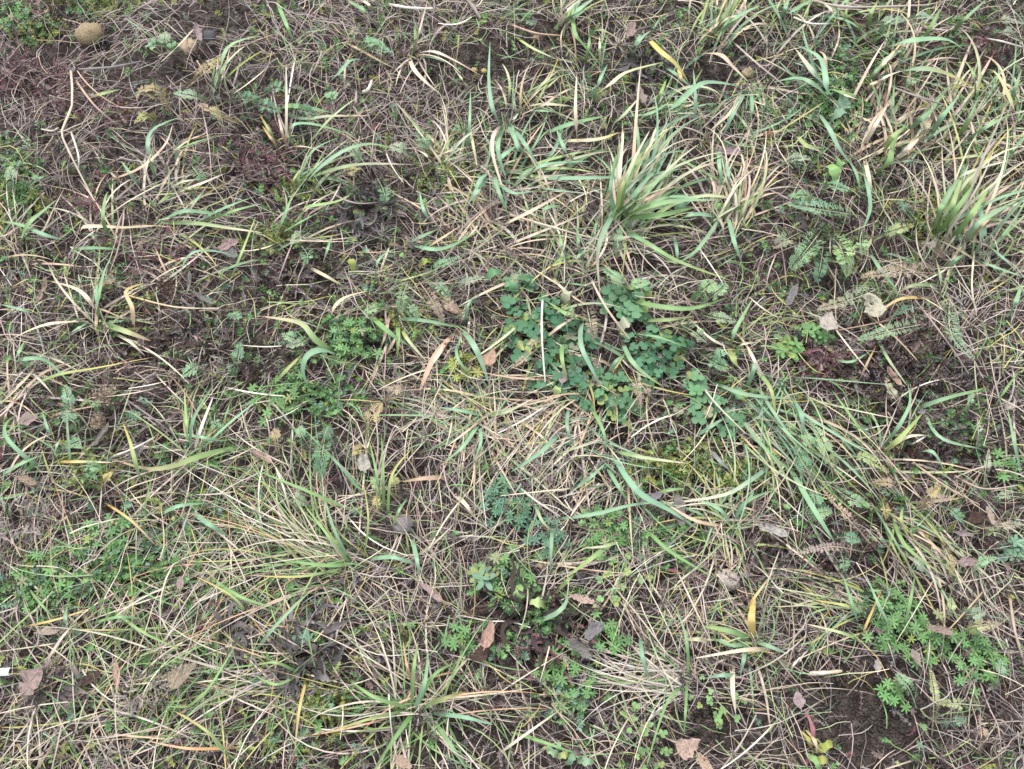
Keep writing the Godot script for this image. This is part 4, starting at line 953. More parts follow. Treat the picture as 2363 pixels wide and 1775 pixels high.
func build_yarrow():
	var Y := [
		["large bright green yarrow rosette at the right", "yarrow_plant", "yarrow", [["yl", "yl", 62, 35, .1, 1905, 535, 1940, 572, 1955, 640], ["yl", "yr", 58, 30, .1, 1897, 530, 1865, 572, 1825, 622], ["yr", "yd", 44, 20, .1, 1900, 560, 1895, 605, 1885, 652], ["yl", "yl", 46, 30, .1, 1990, 530, 1985, 560, 1998, 592], ["yr", "yr", 50, 25, .1, 1985, 498, 1900, 485, 1815, 470], ["yr", "ydr", 46, 20, .2, 1850, 535, 1820, 550, 1785, 572], ["yr", "yr", 44, 25, .1, 1895, 470, 1860, 455, 1820, 452], ["yr", "yy", 40, 25, .2, 2010, 560, 2060, 535, 2110, 520], ["yl", "yl", 36, 40, .1, 1905, 600, 1930, 605, 1955, 600]]],
		["green yarrow leaf pointing left below the pale leaves", "yarrow_leaf", "yarrow", [["ygy", "yr", 42, 30, .1, 2145, 746, 2070, 760, 1978, 785]]],
		["grey-green yarrow leaf bending down right near the right edge", "yarrow_leaf", "yarrow", [["yr", "ygy", 46, 35, .2, 2192, 690, 2195, 770, 2248, 832]]],
		["half dry yarrow leaf pointing left above the pale leaf", "yarrow_leaf", "yarrow", [["yr", "ydr", 44, 30, .2, 2050, 655, 1970, 690, 1885, 715]]],
		["brown curled yarrow frond above the pale leaf with a hole", "dry_yarrow", "yarrow", [["ydr", "ydr", 50, 30, .5, 2200, 635, 2100, 628, 1985, 640], ["ydr", "gy", 40, 25, .6, 2180, 600, 2150, 575, 2130, 560]]],
		["small dark green yarrow leaf right of the pale leaf with a hole", "yarrow_leaf", "yarrow", [["yd", "yd", 32, 20, .2, 2142, 712, 2105, 712, 2062, 726]]],
		["fluffy blue-green yarrow leaf above the brown frond", "yarrow_leaf", "yarrow", [["yd", "yd", 28, 30, .5, 2115, 520, 2090, 490, 2070, 460]]],
		["bushy grey-green yarrow at the top of the right edge", "yarrow_plant", "yarrow", [["ygy", "ygy", 36, 30, .3, 2362, 100, 2330, 80, 2300, 75], ["ygy", "yr", 36, 30, .3, 2000, 60, 2040, 55, 2100, 45], ["ygy", "ygy", 32, 30, .3, 2260, 60, 2310, 50, 2360, 55], ["yr", "ygy", 34, 25, .3, 2080, 60, 2120, 40, 2160, 45]]],
		["green yarrow with stems radiating left of the clover patch", "yarrow_plant", "yarrow", [["yr", "yr", 32, 40, .2, 965, 648, 1010, 618, 1062, 592], ["yr", "yr", 34, 30, .2, 975, 640, 1010, 660, 1040, 695], ["yr", "ygy", 32, 25, .2, 1030, 668, 1070, 655, 1118, 638], ["yr", "yr", 34, 25, .2, 925, 685, 945, 705, 968, 740], ["ydr", "ydr", 36, 25, .4, 960, 640, 995, 690, 1025, 745], ["yl", "yr", 36, 25, .2, 945, 645, 930, 680, 925, 725], ["ydr", "ydr", 34, 25, .4, 985, 670, 1030, 700, 1060, 720]]],
		["small fresh yarrow leaf left of the radiating yarrow", "yarrow_leaf", "yarrow", [["yl", "yr", 40, 20, .2, 900, 712, 870, 712, 840, 722]]],
		["yarrow leaves low in the litter at the left of the wide bent blade", "yarrow_plant", "yarrow", [["yr", "yr", 38, 20, .2, 700, 800, 680, 785, 650, 770], ["yr", "ygy", 36, 20, .2, 720, 770, 700, 790, 660, 800]]],
		["yarrow leaf in the litter left of the black clump", "yarrow_plant", "yarrow", [["yr", "ygy", 46, 20, .2, 720, 530, 700, 545, 670, 560], ["yr", "yr", 36, 20, .2, 690, 560, 710, 590, 700, 610]]],
		["dark green yarrow leaves beside the brown seed head, left", "yarrow_plant", "yarrow", [["yd", "yr", 42, 25, .1, 172, 975, 163, 935, 150, 888], ["yr", "yd", 40, 25, .1, 195, 1000, 170, 975, 140, 950], ["yr", "yd", 38, 20, .1, 228, 1012, 185, 1020, 142, 1035], ["yd", "yd", 44, 15, .1, 255, 985, 300, 970, 322, 950], ["yl", "yr", 34, 15, .2, 232, 955, 225, 940, 222, 925]]],
		["yarrow rosette in the left lower half below the cream blade", "yarrow_plant", "yarrow", [["yr", "yr", 40, 20, .2, 170, 1080, 200, 1075, 235, 1082], ["yd", "yr", 44, 15, .2, 195, 1130, 210, 1105, 215, 1085], ["yy", "yy", 36, 20, .3, 230, 1130, 245, 1110, 255, 1090]]],
		["plumed green yarrow leaves left of the grey dead leaf", "yarrow_plant", "yarrow", [["yr", "yd", 56, 30, .3, 755, 985, 745, 1040, 738, 1110], ["yd", "yd", 44, 25, .3, 775, 1050, 765, 1015, 752, 985], ["yr", "yr", 40, 20, .3, 720, 1040, 700, 1010, 690, 985], ["yr", "ygy", 36, 20, .3, 650, 1130, 680, 1150, 710, 1165]]],
		["yellow dying yarrow leaves above the grey dead leaf", "dry_yarrow", "yarrow", [["yy", "ydr", 50, 25, .2, 845, 1005, 855, 970, 880, 930], ["yy", "yy", 42, 20, .2, 850, 1045, 835, 1040, 815, 1042], ["yy", "ydr", 36, 15, .2, 645, 1050, 640, 1015, 632, 990], ["ydr", "ydr", 44, 20, .4, 890, 930, 905, 910, 915, 890]]],
		["pale yellow-green yarrow leaves left of the upright fine stems", "yarrow_plant", "yarrow", [["yg", "yl", 30, 25, .2, 865, 1165, 872, 1130, 855, 1100], ["yg", "yy", 30, 20, .2, 880, 1200, 870, 1170, 872, 1140], ["yy", "yg", 30, 20, .2, 915, 1150, 912, 1120, 908, 1098]]],
		["spread of pale yarrow fronds in the upper left", "yarrow_plant", "yarrow", [["yr", "yd", 44, 25, .3, 520, 235, 560, 230, 600, 225], ["yd", "yr", 50, 25, .3, 560, 250, 600, 245, 650, 260], ["yr", "yr", 44, 25, .3, 600, 225, 640, 205, 668, 220], ["ygy", "yr", 40, 20, .3, 480, 240, 450, 225, 400, 215], ["yd", "yd", 44, 20, .3, 650, 250, 690, 255, 730, 265], ["ydr", "yy", 40, 25, .4, 430, 205, 470, 170, 520, 130], ["yy", "ydr", 34, 30, .4, 560, 290, 500, 265, 455, 238], ["yy", "ydr", 34, 35, .4, 400, 270, 370, 215, 330, 210, 316, 235], ["yg", "yy", 40, 20, .3, 360, 285, 340, 270, 310, 285]]],
		["grey-green yarrow tips left of the tan pebble", "yarrow_plant", "yarrow", [["yr", "ygy", 44, 20, .3, 400, 118, 385, 100, 380, 75], ["yr", "yr", 40, 20, .3, 385, 110, 360, 105, 338, 108], ["yr", "yr", 30, 20, .3, 405, 125, 400, 110, 395, 95]]],
		["blue-green yarrow leaves beside the bent green blade at the top", "yarrow_plant", "yarrow", [["yr", "yr", 46, 20, .2, 840, 110, 870, 115, 905, 122], ["yr", "yr", 44, 20, .2, 830, 120, 850, 105, 880, 95], ["ygy", "ydr", 34, 15, .3, 850, 70, 825, 75, 805, 80]]],
		["single yarrow leaf standing among dry stalk stubs at the top", "yarrow_leaf", "yarrow", [["yr", "yr", 40, 25, .1, 765, 245, 765, 230, 768, 212]]],
		["low yarrow leaves at the centre of the upper half", "yarrow_plant", "yarrow", [["yr", "ygy", 44, 20, .2, 960, 370, 930, 350, 900, 335], ["yr", "yr", 44, 20, .2, 980, 300, 975, 320, 985, 345], ["ygy", "yr", 40, 20, .2, 780, 330, 810, 345, 830, 370], ["ygy", "yy", 40, 20, .2, 760, 420, 800, 400, 830, 390], ["yd", "yr", 36, 15, .2, 870, 410, 885, 440, 890, 470], ["yr", "yr", 36, 15, .2, 1070, 310, 1060, 300, 1045, 300]]],
		["yarrow leaves poking through grass above the clover", "yarrow_plant", "yarrow", [["yr", "yr", 36, 25, .2, 1450, 690, 1430, 650, 1390, 620], ["yr", "yl", 40, 25, .2, 1430, 670, 1460, 660, 1500, 650], ["yr", "yr", 30, 35, .2, 1420, 600, 1425, 560, 1432, 525]]],
		["feathery yarrow on the right side of the clover", "yarrow_plant", "yarrow", [["yl", "yr", 44, 25, .1, 1615, 705, 1650, 680, 1678, 655], ["yr", "yl", 46, 25, .1, 1600, 700, 1625, 670, 1650, 650], ["yr", "ygy", 40, 25, .2, 1610, 725, 1650, 735, 1700, 742], ["yr", "ygy", 44, 25, .2, 1560, 745, 1600, 765, 1630, 790], ["yd", "yr", 50, 20, .3, 1610, 810, 1640, 835, 1680, 850], ["yr", "yr", 44, 20, .3, 1640, 850, 1660, 830, 1660, 805]]],
		["dry brown yarrow frond standing in the clover patch", "dry_yarrow", "yarrow", [["ygy", "ydr", 40, 35, .3, 1355, 710, 1362, 745, 1370, 785], ["yr", "ygy", 36, 25, .3, 1300, 730, 1310, 720, 1330, 735]]],
		["brown dead flower stalk at the lower edge of the clover", "dry_yarrow", "yarrow", [["tn", "ydr", 34, 35, .6, 1450, 830, 1468, 880, 1478, 945], ["tn", "ydr", 26, 30, .6, 1465, 870, 1490, 900, 1500, 915]]],
		["brown frond lying left of the clover patch", "dry_yarrow", "yarrow", [["tn", "ydr", 28, 25, .5, 1250, 795, 1215, 825, 1180, 850], ["ydr", "tn", 26, 20, .5, 1265, 780, 1240, 790, 1215, 795]]],
		["tall pale green yarrow leaf over the yarrow bed, lower right", "yarrow_plant", "yarrow", [["yl", "yg", 34, 40, .1, 1935, 1062, 1990, 1056, 2052, 1092], ["yg", "yr", 44, 30, .1, 1925, 1120, 1910, 1050, 1870, 970], ["yr", "yd", 46, 25, .1, 1900, 1110, 1860, 1080, 1835, 1030], ["yl", "yr", 44, 25, .1, 1890, 1060, 1870, 1030, 1850, 985], ["yr", "yr", 44, 20, .1, 1915, 1120, 1960, 1150, 2000, 1165], ["yr", "yd", 44, 20, .1, 1870, 1200, 1880, 1165, 1875, 1130], ["yr", "yl", 40, 20, .1, 1860, 1210, 1880, 1190, 1920, 1180], ["yd", "yr", 40, 20, .2, 1920, 1245, 1950, 1240, 1985, 1248], ["yd", "yr", 36, 15, .2, 1935, 1260, 1945, 1290, 1950, 1320]]],
		["long brown yarrow spike leaning down right in the yarrow bed", "dry_yarrow", "yarrow", [["ydr", "tn", 30, 40, .5, 2028, 1275, 1960, 1200, 1890, 1120]]],
		["two brown yarrow fronds crossing in the yarrow bed", "dry_yarrow", "yarrow", [["ydr", "ydr", 32, 30, .4, 2110, 1178, 2150, 1155, 2205, 1150], ["ydr", "yy", 38, 30, .4, 2110, 1175, 2140, 1145, 2170, 1120], ["ydr", "ydr", 36, 30, .5, 2095, 1160, 2060, 1120, 2010, 1115], ["yy", "yy", 30, 20, .3, 2030, 1140, 2040, 1170, 2045, 1200], ["yr", "yd", 34, 20, .2, 2160, 1165, 2195, 1180, 2225, 1210]]],
		["tan dying yarrow leaf pointing down near the right edge", "dry_yarrow", "yarrow", [["ydr", "yy", 40, 25, .3, 2170, 1245, 2185, 1290, 2195, 1330]]],
		["pinkish brown yarrow frond lying flat in the lower right", "dry_yarrow", "yarrow", [["ydr", "mv", 28, 25, .3, 1995, 1275, 1920, 1262, 1830, 1280]]],
		["pale blue-green yarrow leaf right of the spike's foot", "yarrow_leaf", "yarrow", [["ygy", "bl", 30, 25, .2, 2085, 1268, 2110, 1295, 2150, 1335]]],
		["thin grey-green yarrow stalk upright at the right edge", "yarrow_plant", "yarrow", [["ygy", "ygy", 24, 50, .5, 2268, 1140, 2275, 1080, 2282, 1035], ["ygy", "ygy", 22, 40, .5, 2250, 1040, 2258, 1000, 2255, 965], ["yr", "yr", 24, 30, .4, 2220, 960, 2235, 930, 2245, 905]]],
		["yarrow leaf at the edge of the bare soil, bottom right", "yarrow_leaf", "yarrow", [["yr", "yr", 40, 20, .1, 2115, 1635, 2098, 1590, 2068, 1555]]],
		["dry standing yarrow frond right of the bare soil", "dry_yarrow", "yarrow", [["ydr", "yg", 34, 40, .4, 2150, 1700, 2155, 1620, 2145, 1545]]],
		["pale yellow yarrow leaf at the bottom right", "yarrow_leaf", "yarrow", [["ygy", "yg", 34, 25, .3, 2275, 1630, 2220, 1625, 2165, 1622]]],
		["upright pale yarrow leaf right of the sprout patch", "yarrow_leaf", "yarrow", [["ygy", "yg", 32, 30, .2, 2180, 1425, 2192, 1405, 2195, 1378]]],
		["yarrow leaves at the right edge above the bottom corner", "yarrow_plant", "yarrow", [["ygy", "yr", 36, 30, .2, 2295, 1590, 2305, 1555, 2310, 1520], ["bl", "bl", 30, 25, .2, 2160, 1670, 2200, 1665, 2232, 1662], ["yr", "ygy", 40, 20, .2, 2210, 1420, 2240, 1418, 2275, 1410], ["yg", "ydr", 38, 25, .3, 2220, 1460, 2250, 1445, 2310, 1440], ["ydr", "ydr", 36, 30, .5, 2255, 1740, 2265, 1700, 2260, 1650], ["bl", "bl", 28, 25, .3, 2115, 1760, 2122, 1730, 2118, 1710]]],
		["pale yarrow fronds right of the two arching blades at the right edge", "yarrow_plant", "yarrow", [["ygy", "yg", 30, 35, .3, 2340, 1250, 2300, 1230, 2270, 1235], ["ydr", "ygy", 30, 30, .4, 2250, 1222, 2310, 1215, 2363, 1210], ["ygy", "yr", 30, 30, .3, 2363, 1150, 2330, 1145, 2290, 1148], ["yr", "yr", 30, 20, .3, 2240, 1330, 2260, 1300, 2300, 1285]]],
		["brown spent yarrow in the middle right above the tan dead leaf", "dry_yarrow", "yarrow", [["ydr", "ygy", 30, 25, .4, 2085, 960, 2065, 920, 2040, 885], ["ygy", "ydr", 26, 20, .4, 2060, 935, 2050, 900, 2045, 870]]],
		["grey yarrow seed stalk in the upper right tuft", "dry_yarrow", "yarrow", [["ygy", "ydr", 34, 50, .6, 2120, 330, 2130, 300, 2145, 270]]],
		["grey-green yarrow leaf in the upper right grass", "yarrow_plant", "yarrow", [["bl", "ygy", 30, 25, .2, 2085, 210, 2098, 195, 2105, 180], ["yr", "ygy", 36, 20, .2, 1790, 390, 1830, 370, 1870, 365], ["yr", "bl", 40, 20, .2, 1880, 420, 1920, 430, 1960, 440], ["bl", "yr", 34, 20, .3, 2200, 420, 2215, 400, 2230, 385]]],
		["green yarrow leaf beside the thin arch in the upper left", "yarrow_plant", "yarrow", [["yr", "yr", 34, 20, .2, 440, 380, 455, 400, 470, 420], ["yr", "ygy", 40, 20, .3, 30, 450, 30, 415, 20, 385], ["yr", "yr", 36, 20, .3, 60, 440, 80, 420, 100, 410]]],
		["grey-green yarrow by the fuzzy grey stalks, left of centre", "yarrow_plant", "yarrow", [["yr", "yd", 40, 20, .2, 545, 870, 550, 830, 555, 790], ["yr", "yr", 44, 15, .2, 480, 840, 450, 850, 420, 870], ["yd", "yr", 44, 15, .2, 530, 760, 540, 740, 545, 720], ["yr", "yr", 36, 15, .2, 500, 945, 495, 970, 512, 1000]]],
	]
	for d in Y: feather_plant(d)

func build_herbs():
	var H := [
		["dark green round leaved clover in the middle of the picture, left part", 1240, 760, 78, 42, "cl", 3, 11.5, .92, "clover_plant", "clover"],
		["dark clover leaves under the arching blades, lower middle of the patch", 1310, 850, 88, 56, "cl", 3, 11.5, .92, "clover_plant", "clover"],
		["clover with the biggest leaves at the top of the patch", 1445, 705, 55, 20, "cl2", 3, 15, .95, "clover_plant", "clover"],
		["clover leaves between grass right of the brown flower stalk", 1510, 830, 70, 40, "cl", 3, 11.5, .92, "clover_plant", "clover"],
		["clover leaves at the lower end of the patch below the flower stalk", 1420, 925, 62, 30, "cl2", 3, 11, .92, "clover_plant", "clover"],
		["clover straggling right toward the long trailing grass", 1640, 935, 80, 26, "cl2", 3, 11, .92, "clover_plant", "clover"],
		["few clover leaves at the upper left end of the patch", 1195, 680, 34, 12, "cl2", 3, 12, .92, "clover_plant", "clover"],
		["dark green cinquefoil with narrow leaflets below the star of straw", 1165, 1165, 52, 34, "yd", 6, 9, .34, "cinquefoil", "herb"],
		["cinquefoil leaves at the lower end of the dark green cinquefoil", 1205, 1195, 30, 14, "yd", 6, 9, .34, "cinquefoil", "herb"],
		["dense green sprouts forming a patch in the lower right", 2060, 1440, 75, 44, "hb", 7, 9, .3, "cinquefoil", "herb"],
		["bright sprouts beside the mauve leaf in the lower right", 2140, 1475, 50, 22, "hb", 7, 9, .3, "cinquefoil", "herb"],
		["sprouts with star leaves at the right edge, bottom", 2245, 1530, 62, 34, "hb", 7, 9, .3, "cinquefoil", "herb"],
		["small green rosette at the right of the bare soil", 2045, 1605, 26, 12, "hb", 7, 9, .3, "cinquefoil", "herb"],
		["bright green sprouts at the left of the dark hole, centre", 820, 800, 60, 26, "hb", 6, 9, .32, "cinquefoil", "herb"],
		["yellow-green sprouts right of the dark hole", 1075, 860, 45, 18, "hy", 7, 9, .3, "cinquefoil", "herb"],
		["green sprout cluster above the plumed yarrow, left of centre", 650, 930, 60, 26, "hb", 6, 9, .3, "cinquefoil", "herb"],
		["sprouts at the left edge in the lower left", 130, 1340, 70, 34, "hb", 6, 9, .32, "cinquefoil", "herb"],
		["sprouts under the fine grass at the left, lower half", 250, 1255, 60, 24, "hb", 6, 9, .32, "cinquefoil", "herb"],
		["sprouts in the red stemmed litter, lower centre", 1395, 1225, 48, 18, "hb", 7, 9, .3, "cinquefoil", "herb"],
		["dark sprouts below the cinquefoil, lower centre", 1260, 1250, 40, 14, "yd", 6, 9, .32, "cinquefoil", "herb"],
		["green star sprouts left of the salmon leaf", 1180, 1345, 60, 22, "hb", 7, 9, .3, "cinquefoil", "herb"],
		["star sprouts right of the curled grey leaf", 1395, 1465, 40, 12, "hb", 7, 9, .3, "cinquefoil", "herb"],
		["red and green sprouts below the curled grey leaf", 1310, 1560, 70, 28, "hb", 7, 9, .3, "cinquefoil", "herb"],
		["bright green sprouts by the rolled pink leaf, bottom centre", 1055, 1480, 36, 14, "hb", 7, 9, .3, "cinquefoil", "herb"],
		["blue-green sprout in the dark withered clump at the bottom", 712, 1475, 18, 6, "bl", 6, 14, .4, "cinquefoil", "herb"],
		["pale blue-green sprout near the bottom centre", 1120, 1330, 26, 8, "bl", 5, 16, .4, "pale_herb", "herb"],
		["small bright clover seedlings near the bottom right of centre", 1480, 1705, 60, 16, "gr", 3, 6, .95, "seedling", "herb"],
		["round leaved seedlings under the pale straw fan", 1430, 1350, 70, 14, "gr", 3, 7, .95, "seedling", "herb"],
		["tiny seedlings on the bare soil's left side", 1640, 1620, 60, 12, "gr", 3, 6, .95, "seedling", "herb"],
		["green leafy sprout left of the two pale leaves", 1800, 820, 22, 8, "hb", 4, 15, .5, "seedling", "herb"],
		["leafy green seedling right of the two pale leaves' lower litter", 1870, 790, 22, 7, "hb", 4, 14, .5, "seedling", "herb"],
		["green sprouts at the right edge beside the dry stem", 2310, 1090, 40, 14, "hb", 6, 9, .34, "cinquefoil", "herb"],
		["green star sprout left of the right edge, below the mauve spoon leaf", 2325, 1290, 26, 9, "bl", 6, 13, .36, "cinquefoil", "herb"],
		["green sprouts under the top right arched blades", 1930, 250, 70, 26, "hb", 6, 9, .32, "cinquefoil", "herb"],
		["sprouts in the upper left corner", 60, 50, 45, 20, "hb", 6, 9, .32, "cinquefoil", "herb"],
		["soft green feathered sprout at the left edge", 62, 470, 30, 18, "hb", 8, 11, .16, "cinquefoil", "herb"],
	]
	for d in H: herb(d)
	var B := [
		["light green broad leaf above the yarrow rosette", "broad_herb", "herb", [["gr", 44, 22, 110, 1922, 396], ["gr", 30, 16, 60, 1937, 378]]],
		["dark blue-green broad leaf in the upper right grass", "broad_herb", "herb", [["bl", 42, 26, 30, 1948, 240], ["bl", 38, 20, 20, 1940, 262]]],
		["pale green oblong leaves near the bottom edge", "broad_herb", "herb", [["bg", 34, 14, 150, 1276, 1736], ["yg", 34, 14, 10, 1300, 1742], ["bg", 34, 15, 60, 1318, 1750], ["bg", 36, 15, -5, 1352, 1757], ["bg", 24, 10, 90, 1290, 1725]]],
		["yellow-green herb with a reddish stem on the bare soil", "broad_herb", "herb", [["rd", 80, 9, 100, 1872, 1680], ["hy", 44, 16, 30, 1904, 1722], ["gr", 40, 13, -60, 1880, 1758], ["hy", 44, 8, 120, 1864, 1708], ["hy", 34, 14, -10, 1897, 1754], ["tn", 50, 7, -75, 1878, 1712]]],
		["two yellow rotting leaves beside the black clump", "broad_herb", "herb", [["hy", 28, 13, 100, 812, 606], ["hy", 30, 13, 20, 980, 606], ["gr", 26, 11, 160, 928, 592]]],
		["pale yellow round leaves left in the clover patch", "broad_herb", "herb", [["yg", 22, 19, 20, 1203, 800], ["yg", 22, 18, 60, 1220, 808], ["yg", 22, 16, 70, 1286, 900]]],
		["single pale grey-green leaf over the clover", "broad_herb", "herb", [["ygy", 30, 22, 30, 1442, 748], ["ygy", 26, 20, 70, 1308, 680]]],
		["green leaf behind the largest tuft", "broad_herb", "herb", [["bg", 46, 30, 80, 1572, 462]]],
		["dark green oval leaf in the straw left of the clover", "broad_herb", "herb", [["cl2", 40, 18, 20, 1138, 632], ["cl2", 26, 18, 100, 1185, 660]]],
		["green lobed leaf by the dark rotting stems, lower centre", "broad_herb", "herb", [["gr", 40, 20, 85, 1198, 1368], ["yg", 34, 18, 170, 1240, 1392]]],
	]
	for d in B: broad_herb(d)

func build_dead():
	var D := [
		["mauve crumpled narrow leaf beside the tan pebble", 459, 80, 58, 22, 110, "mv", 1.2, "torn", 22],
		["brown leaf half hidden in straw at the top edge centre", 1455, 72, 48, 26, 70, "mv", .8, "oval", 22],
		["pinkish brown leaf under the black withered plant at the top", 1477, 222, 46, 26, 110, "mv", .8, "oval", 24],
		["brown wavy leaf lying sideways right of the largest tuft", 1682, 352, 62, 24, 5, "mv", .9, "long", 26],
		["pale grey leaf with a dark hole at the right", 2012, 706, 66, 50, 100, "pl", .45, "hole", 34],
		["crumpled pale grey leaf left of the holed leaf", 1910, 746, 56, 42, 70, "pl", .6, "heart", 34],
		["curled reddish brown leaf in the middle right litter", 2061, 870, 52, 22, 120, "pk", 1.3, "long", 26],
		["grey dried leaf left of the pale leaves", 1828, 684, 70, 24, 60, "gy", .9, "torn", 24],
		["reddish crumpled leaf at the left edge of the clover patch", 1131, 826, 42, 38, 70, "pk", .9, "heart", 30],
		["brown leaf beside the radiating yarrow stems", 1042, 716, 50, 24, -40, "pk", .8, "oval", 26],
		["striped brown curled leaf at the left", 246, 660, 42, 30, 40, "ydr", 1.2, "oval", 26],
		["mauve flat leaf left of centre", 528, 566, 52, 26, 20, "mv", .5, "oval", 26],
		["brown leaf just under the mauve flat leaf", 530, 586, 46, 24, -20, "gy", .5, "oval", 20],
		["tan twisted leaf near the left edge", 103, 668, 58, 18, 80, "ydr", 1.5, "long", 26],
		["dark grey curled leaf strip above the brown seed cluster", 440, 655, 64, 16, 100, "gy", 1.5, "long", 24],
		["grey curled strip right of the brown seed cluster", 470, 690, 60, 18, -30, "gy", 1.5, "torn", 24],
		["grey rolled leaf beside the brown seed head", 235, 1010, 70, 22, 70, "gy", 1.6, "long", 34],
		["grey leaf under the white straw at the left", 318, 1040, 44, 26, 60, "gy", .8, "oval", 28],
		["brown crumpled leaf at the left edge, lower half", 66, 1110, 56, 24, -20, "ydr", .9, "torn", 22],
		["dark mauve leaf behind grass near the left edge", 68, 970, 44, 34, 20, "mv", .5, "oval", 18],
		["pale grey leaf standing upright left of centre low", 838, 1066, 44, 30, 110, "pl", .8, "heart", 34],
		["brown narrow leaf in the shade left of the plumed yarrow", 608, 1055, 50, 20, 150, "pk", .9, "long", 18],
		["long grey leaf with a hollow, lower right of centre", 1568, 1178, 78, 32, 95, "gy", .8, "long", 26],
		["grey leaf partly covered by the diagonal blue-green blade", 1502, 1152, 60, 26, 20, "gy", .7, "oval", 22],
		["rolled pale pinkish leaf in the lower right", 1782, 1226, 68, 30, -15, "pl", 1.5, "long", 30],
		["tan folded leaf near the right edge", 2281, 1192, 44, 24, 100, "st", 1.4, "long", 28],
		["dark brown leaf beside the tan folded leaf", 2255, 1196, 40, 30, 20, "br", .7, "oval", 18],
		["mauve spoon shaped leaf near the right edge", 2222, 1232, 48, 16, -5, "mv", 1.2, "long", 26],
		["grey flat leaf below the mauve spoon leaf", 2230, 1298, 50, 26, 5, "mv", .4, "oval", 24],
		["large mauve brown leaf near the left edge at the bottom", 78, 1572, 66, 52, 60, "mv", .45, "oval", 34],
		["tan triangular leaf in the grass at the bottom left", 425, 1556, 74, 44, 35, "ydr", .5, "heart", 34],
		["curled tan split leaf at the bottom left", 272, 1562, 66, 24, 110, "tn", 1.4, "torn", 32],
		["dark crumpled leaf right of the mauve brown leaf", 212, 1566, 50, 36, 30, "br", .9, "torn", 22],
		["thin tan leaf low at the left edge", 115, 1458, 50, 18, 5, "st", .7, "oval", 22],
		["small mauve leaf in the fine grass, lower left", 416, 1346, 30, 18, 100, "mv", .6, "oval", 26],
		["rolled pinkish leaf cone, bottom centre", 1130, 1466, 62, 40, 75, "sa", 1.5, "heart", 34],
		["dark wet leaf under the rolled pinkish leaf", 1112, 1510, 60, 44, 20, "br", .8, "torn", 18],
		["narrow mauve leaf lying diagonal, lower centre", 994, 1368, 68, 20, -40, "mv", .9, "long", 28],
		["pinkish leaf at the bottom edge, centre left", 930, 1760, 46, 26, -30, "sa", .7, "oval", 26],
		["salmon coloured leaf on dark soil, lower centre", 1345, 1384, 54, 26, -15, "sa", .9, "torn", 30],
		["grey curled leaf with dark inside, lower centre", 1338, 1496, 66, 34, -40, "gy", 1.4, "oval", 34],
		["grey leaf above the curled one, lower centre", 1372, 1456, 56, 30, 35, "gy", .7, "oval", 28],
		["pinkish brown broad leaf near the bottom right of centre", 1588, 1722, 62, 44, 30, "sa", .6, "heart", 28],
		["torn pinkish leaf at the bottom edge right of centre", 1622, 1760, 50, 34, -60, "sa", .6, "torn", 26],
		["small mauve oval leaf on the bare soil", 1842, 1616, 38, 26, 100, "mv", .5, "oval", 24],
		["mauve boat shaped leaf on the sprouts, lower right", 2166, 1456, 62, 22, -15, "mv", 1.1, "long", 32],
		["grey mauve leaf below the bright sprouts, lower right", 2113, 1516, 36, 22, 110, "mv", .5, "oval", 26],
		["small tan leaf under the sprouts, lower right", 2024, 1536, 32, 18, 80, "st", .6, "oval", 24],
		["brown leaf hidden right of the clover, top side", 1300, 870, 36, 20, 80, "mv", .6, "oval", 24],
	]
	for d in D: dead_leaf(d)

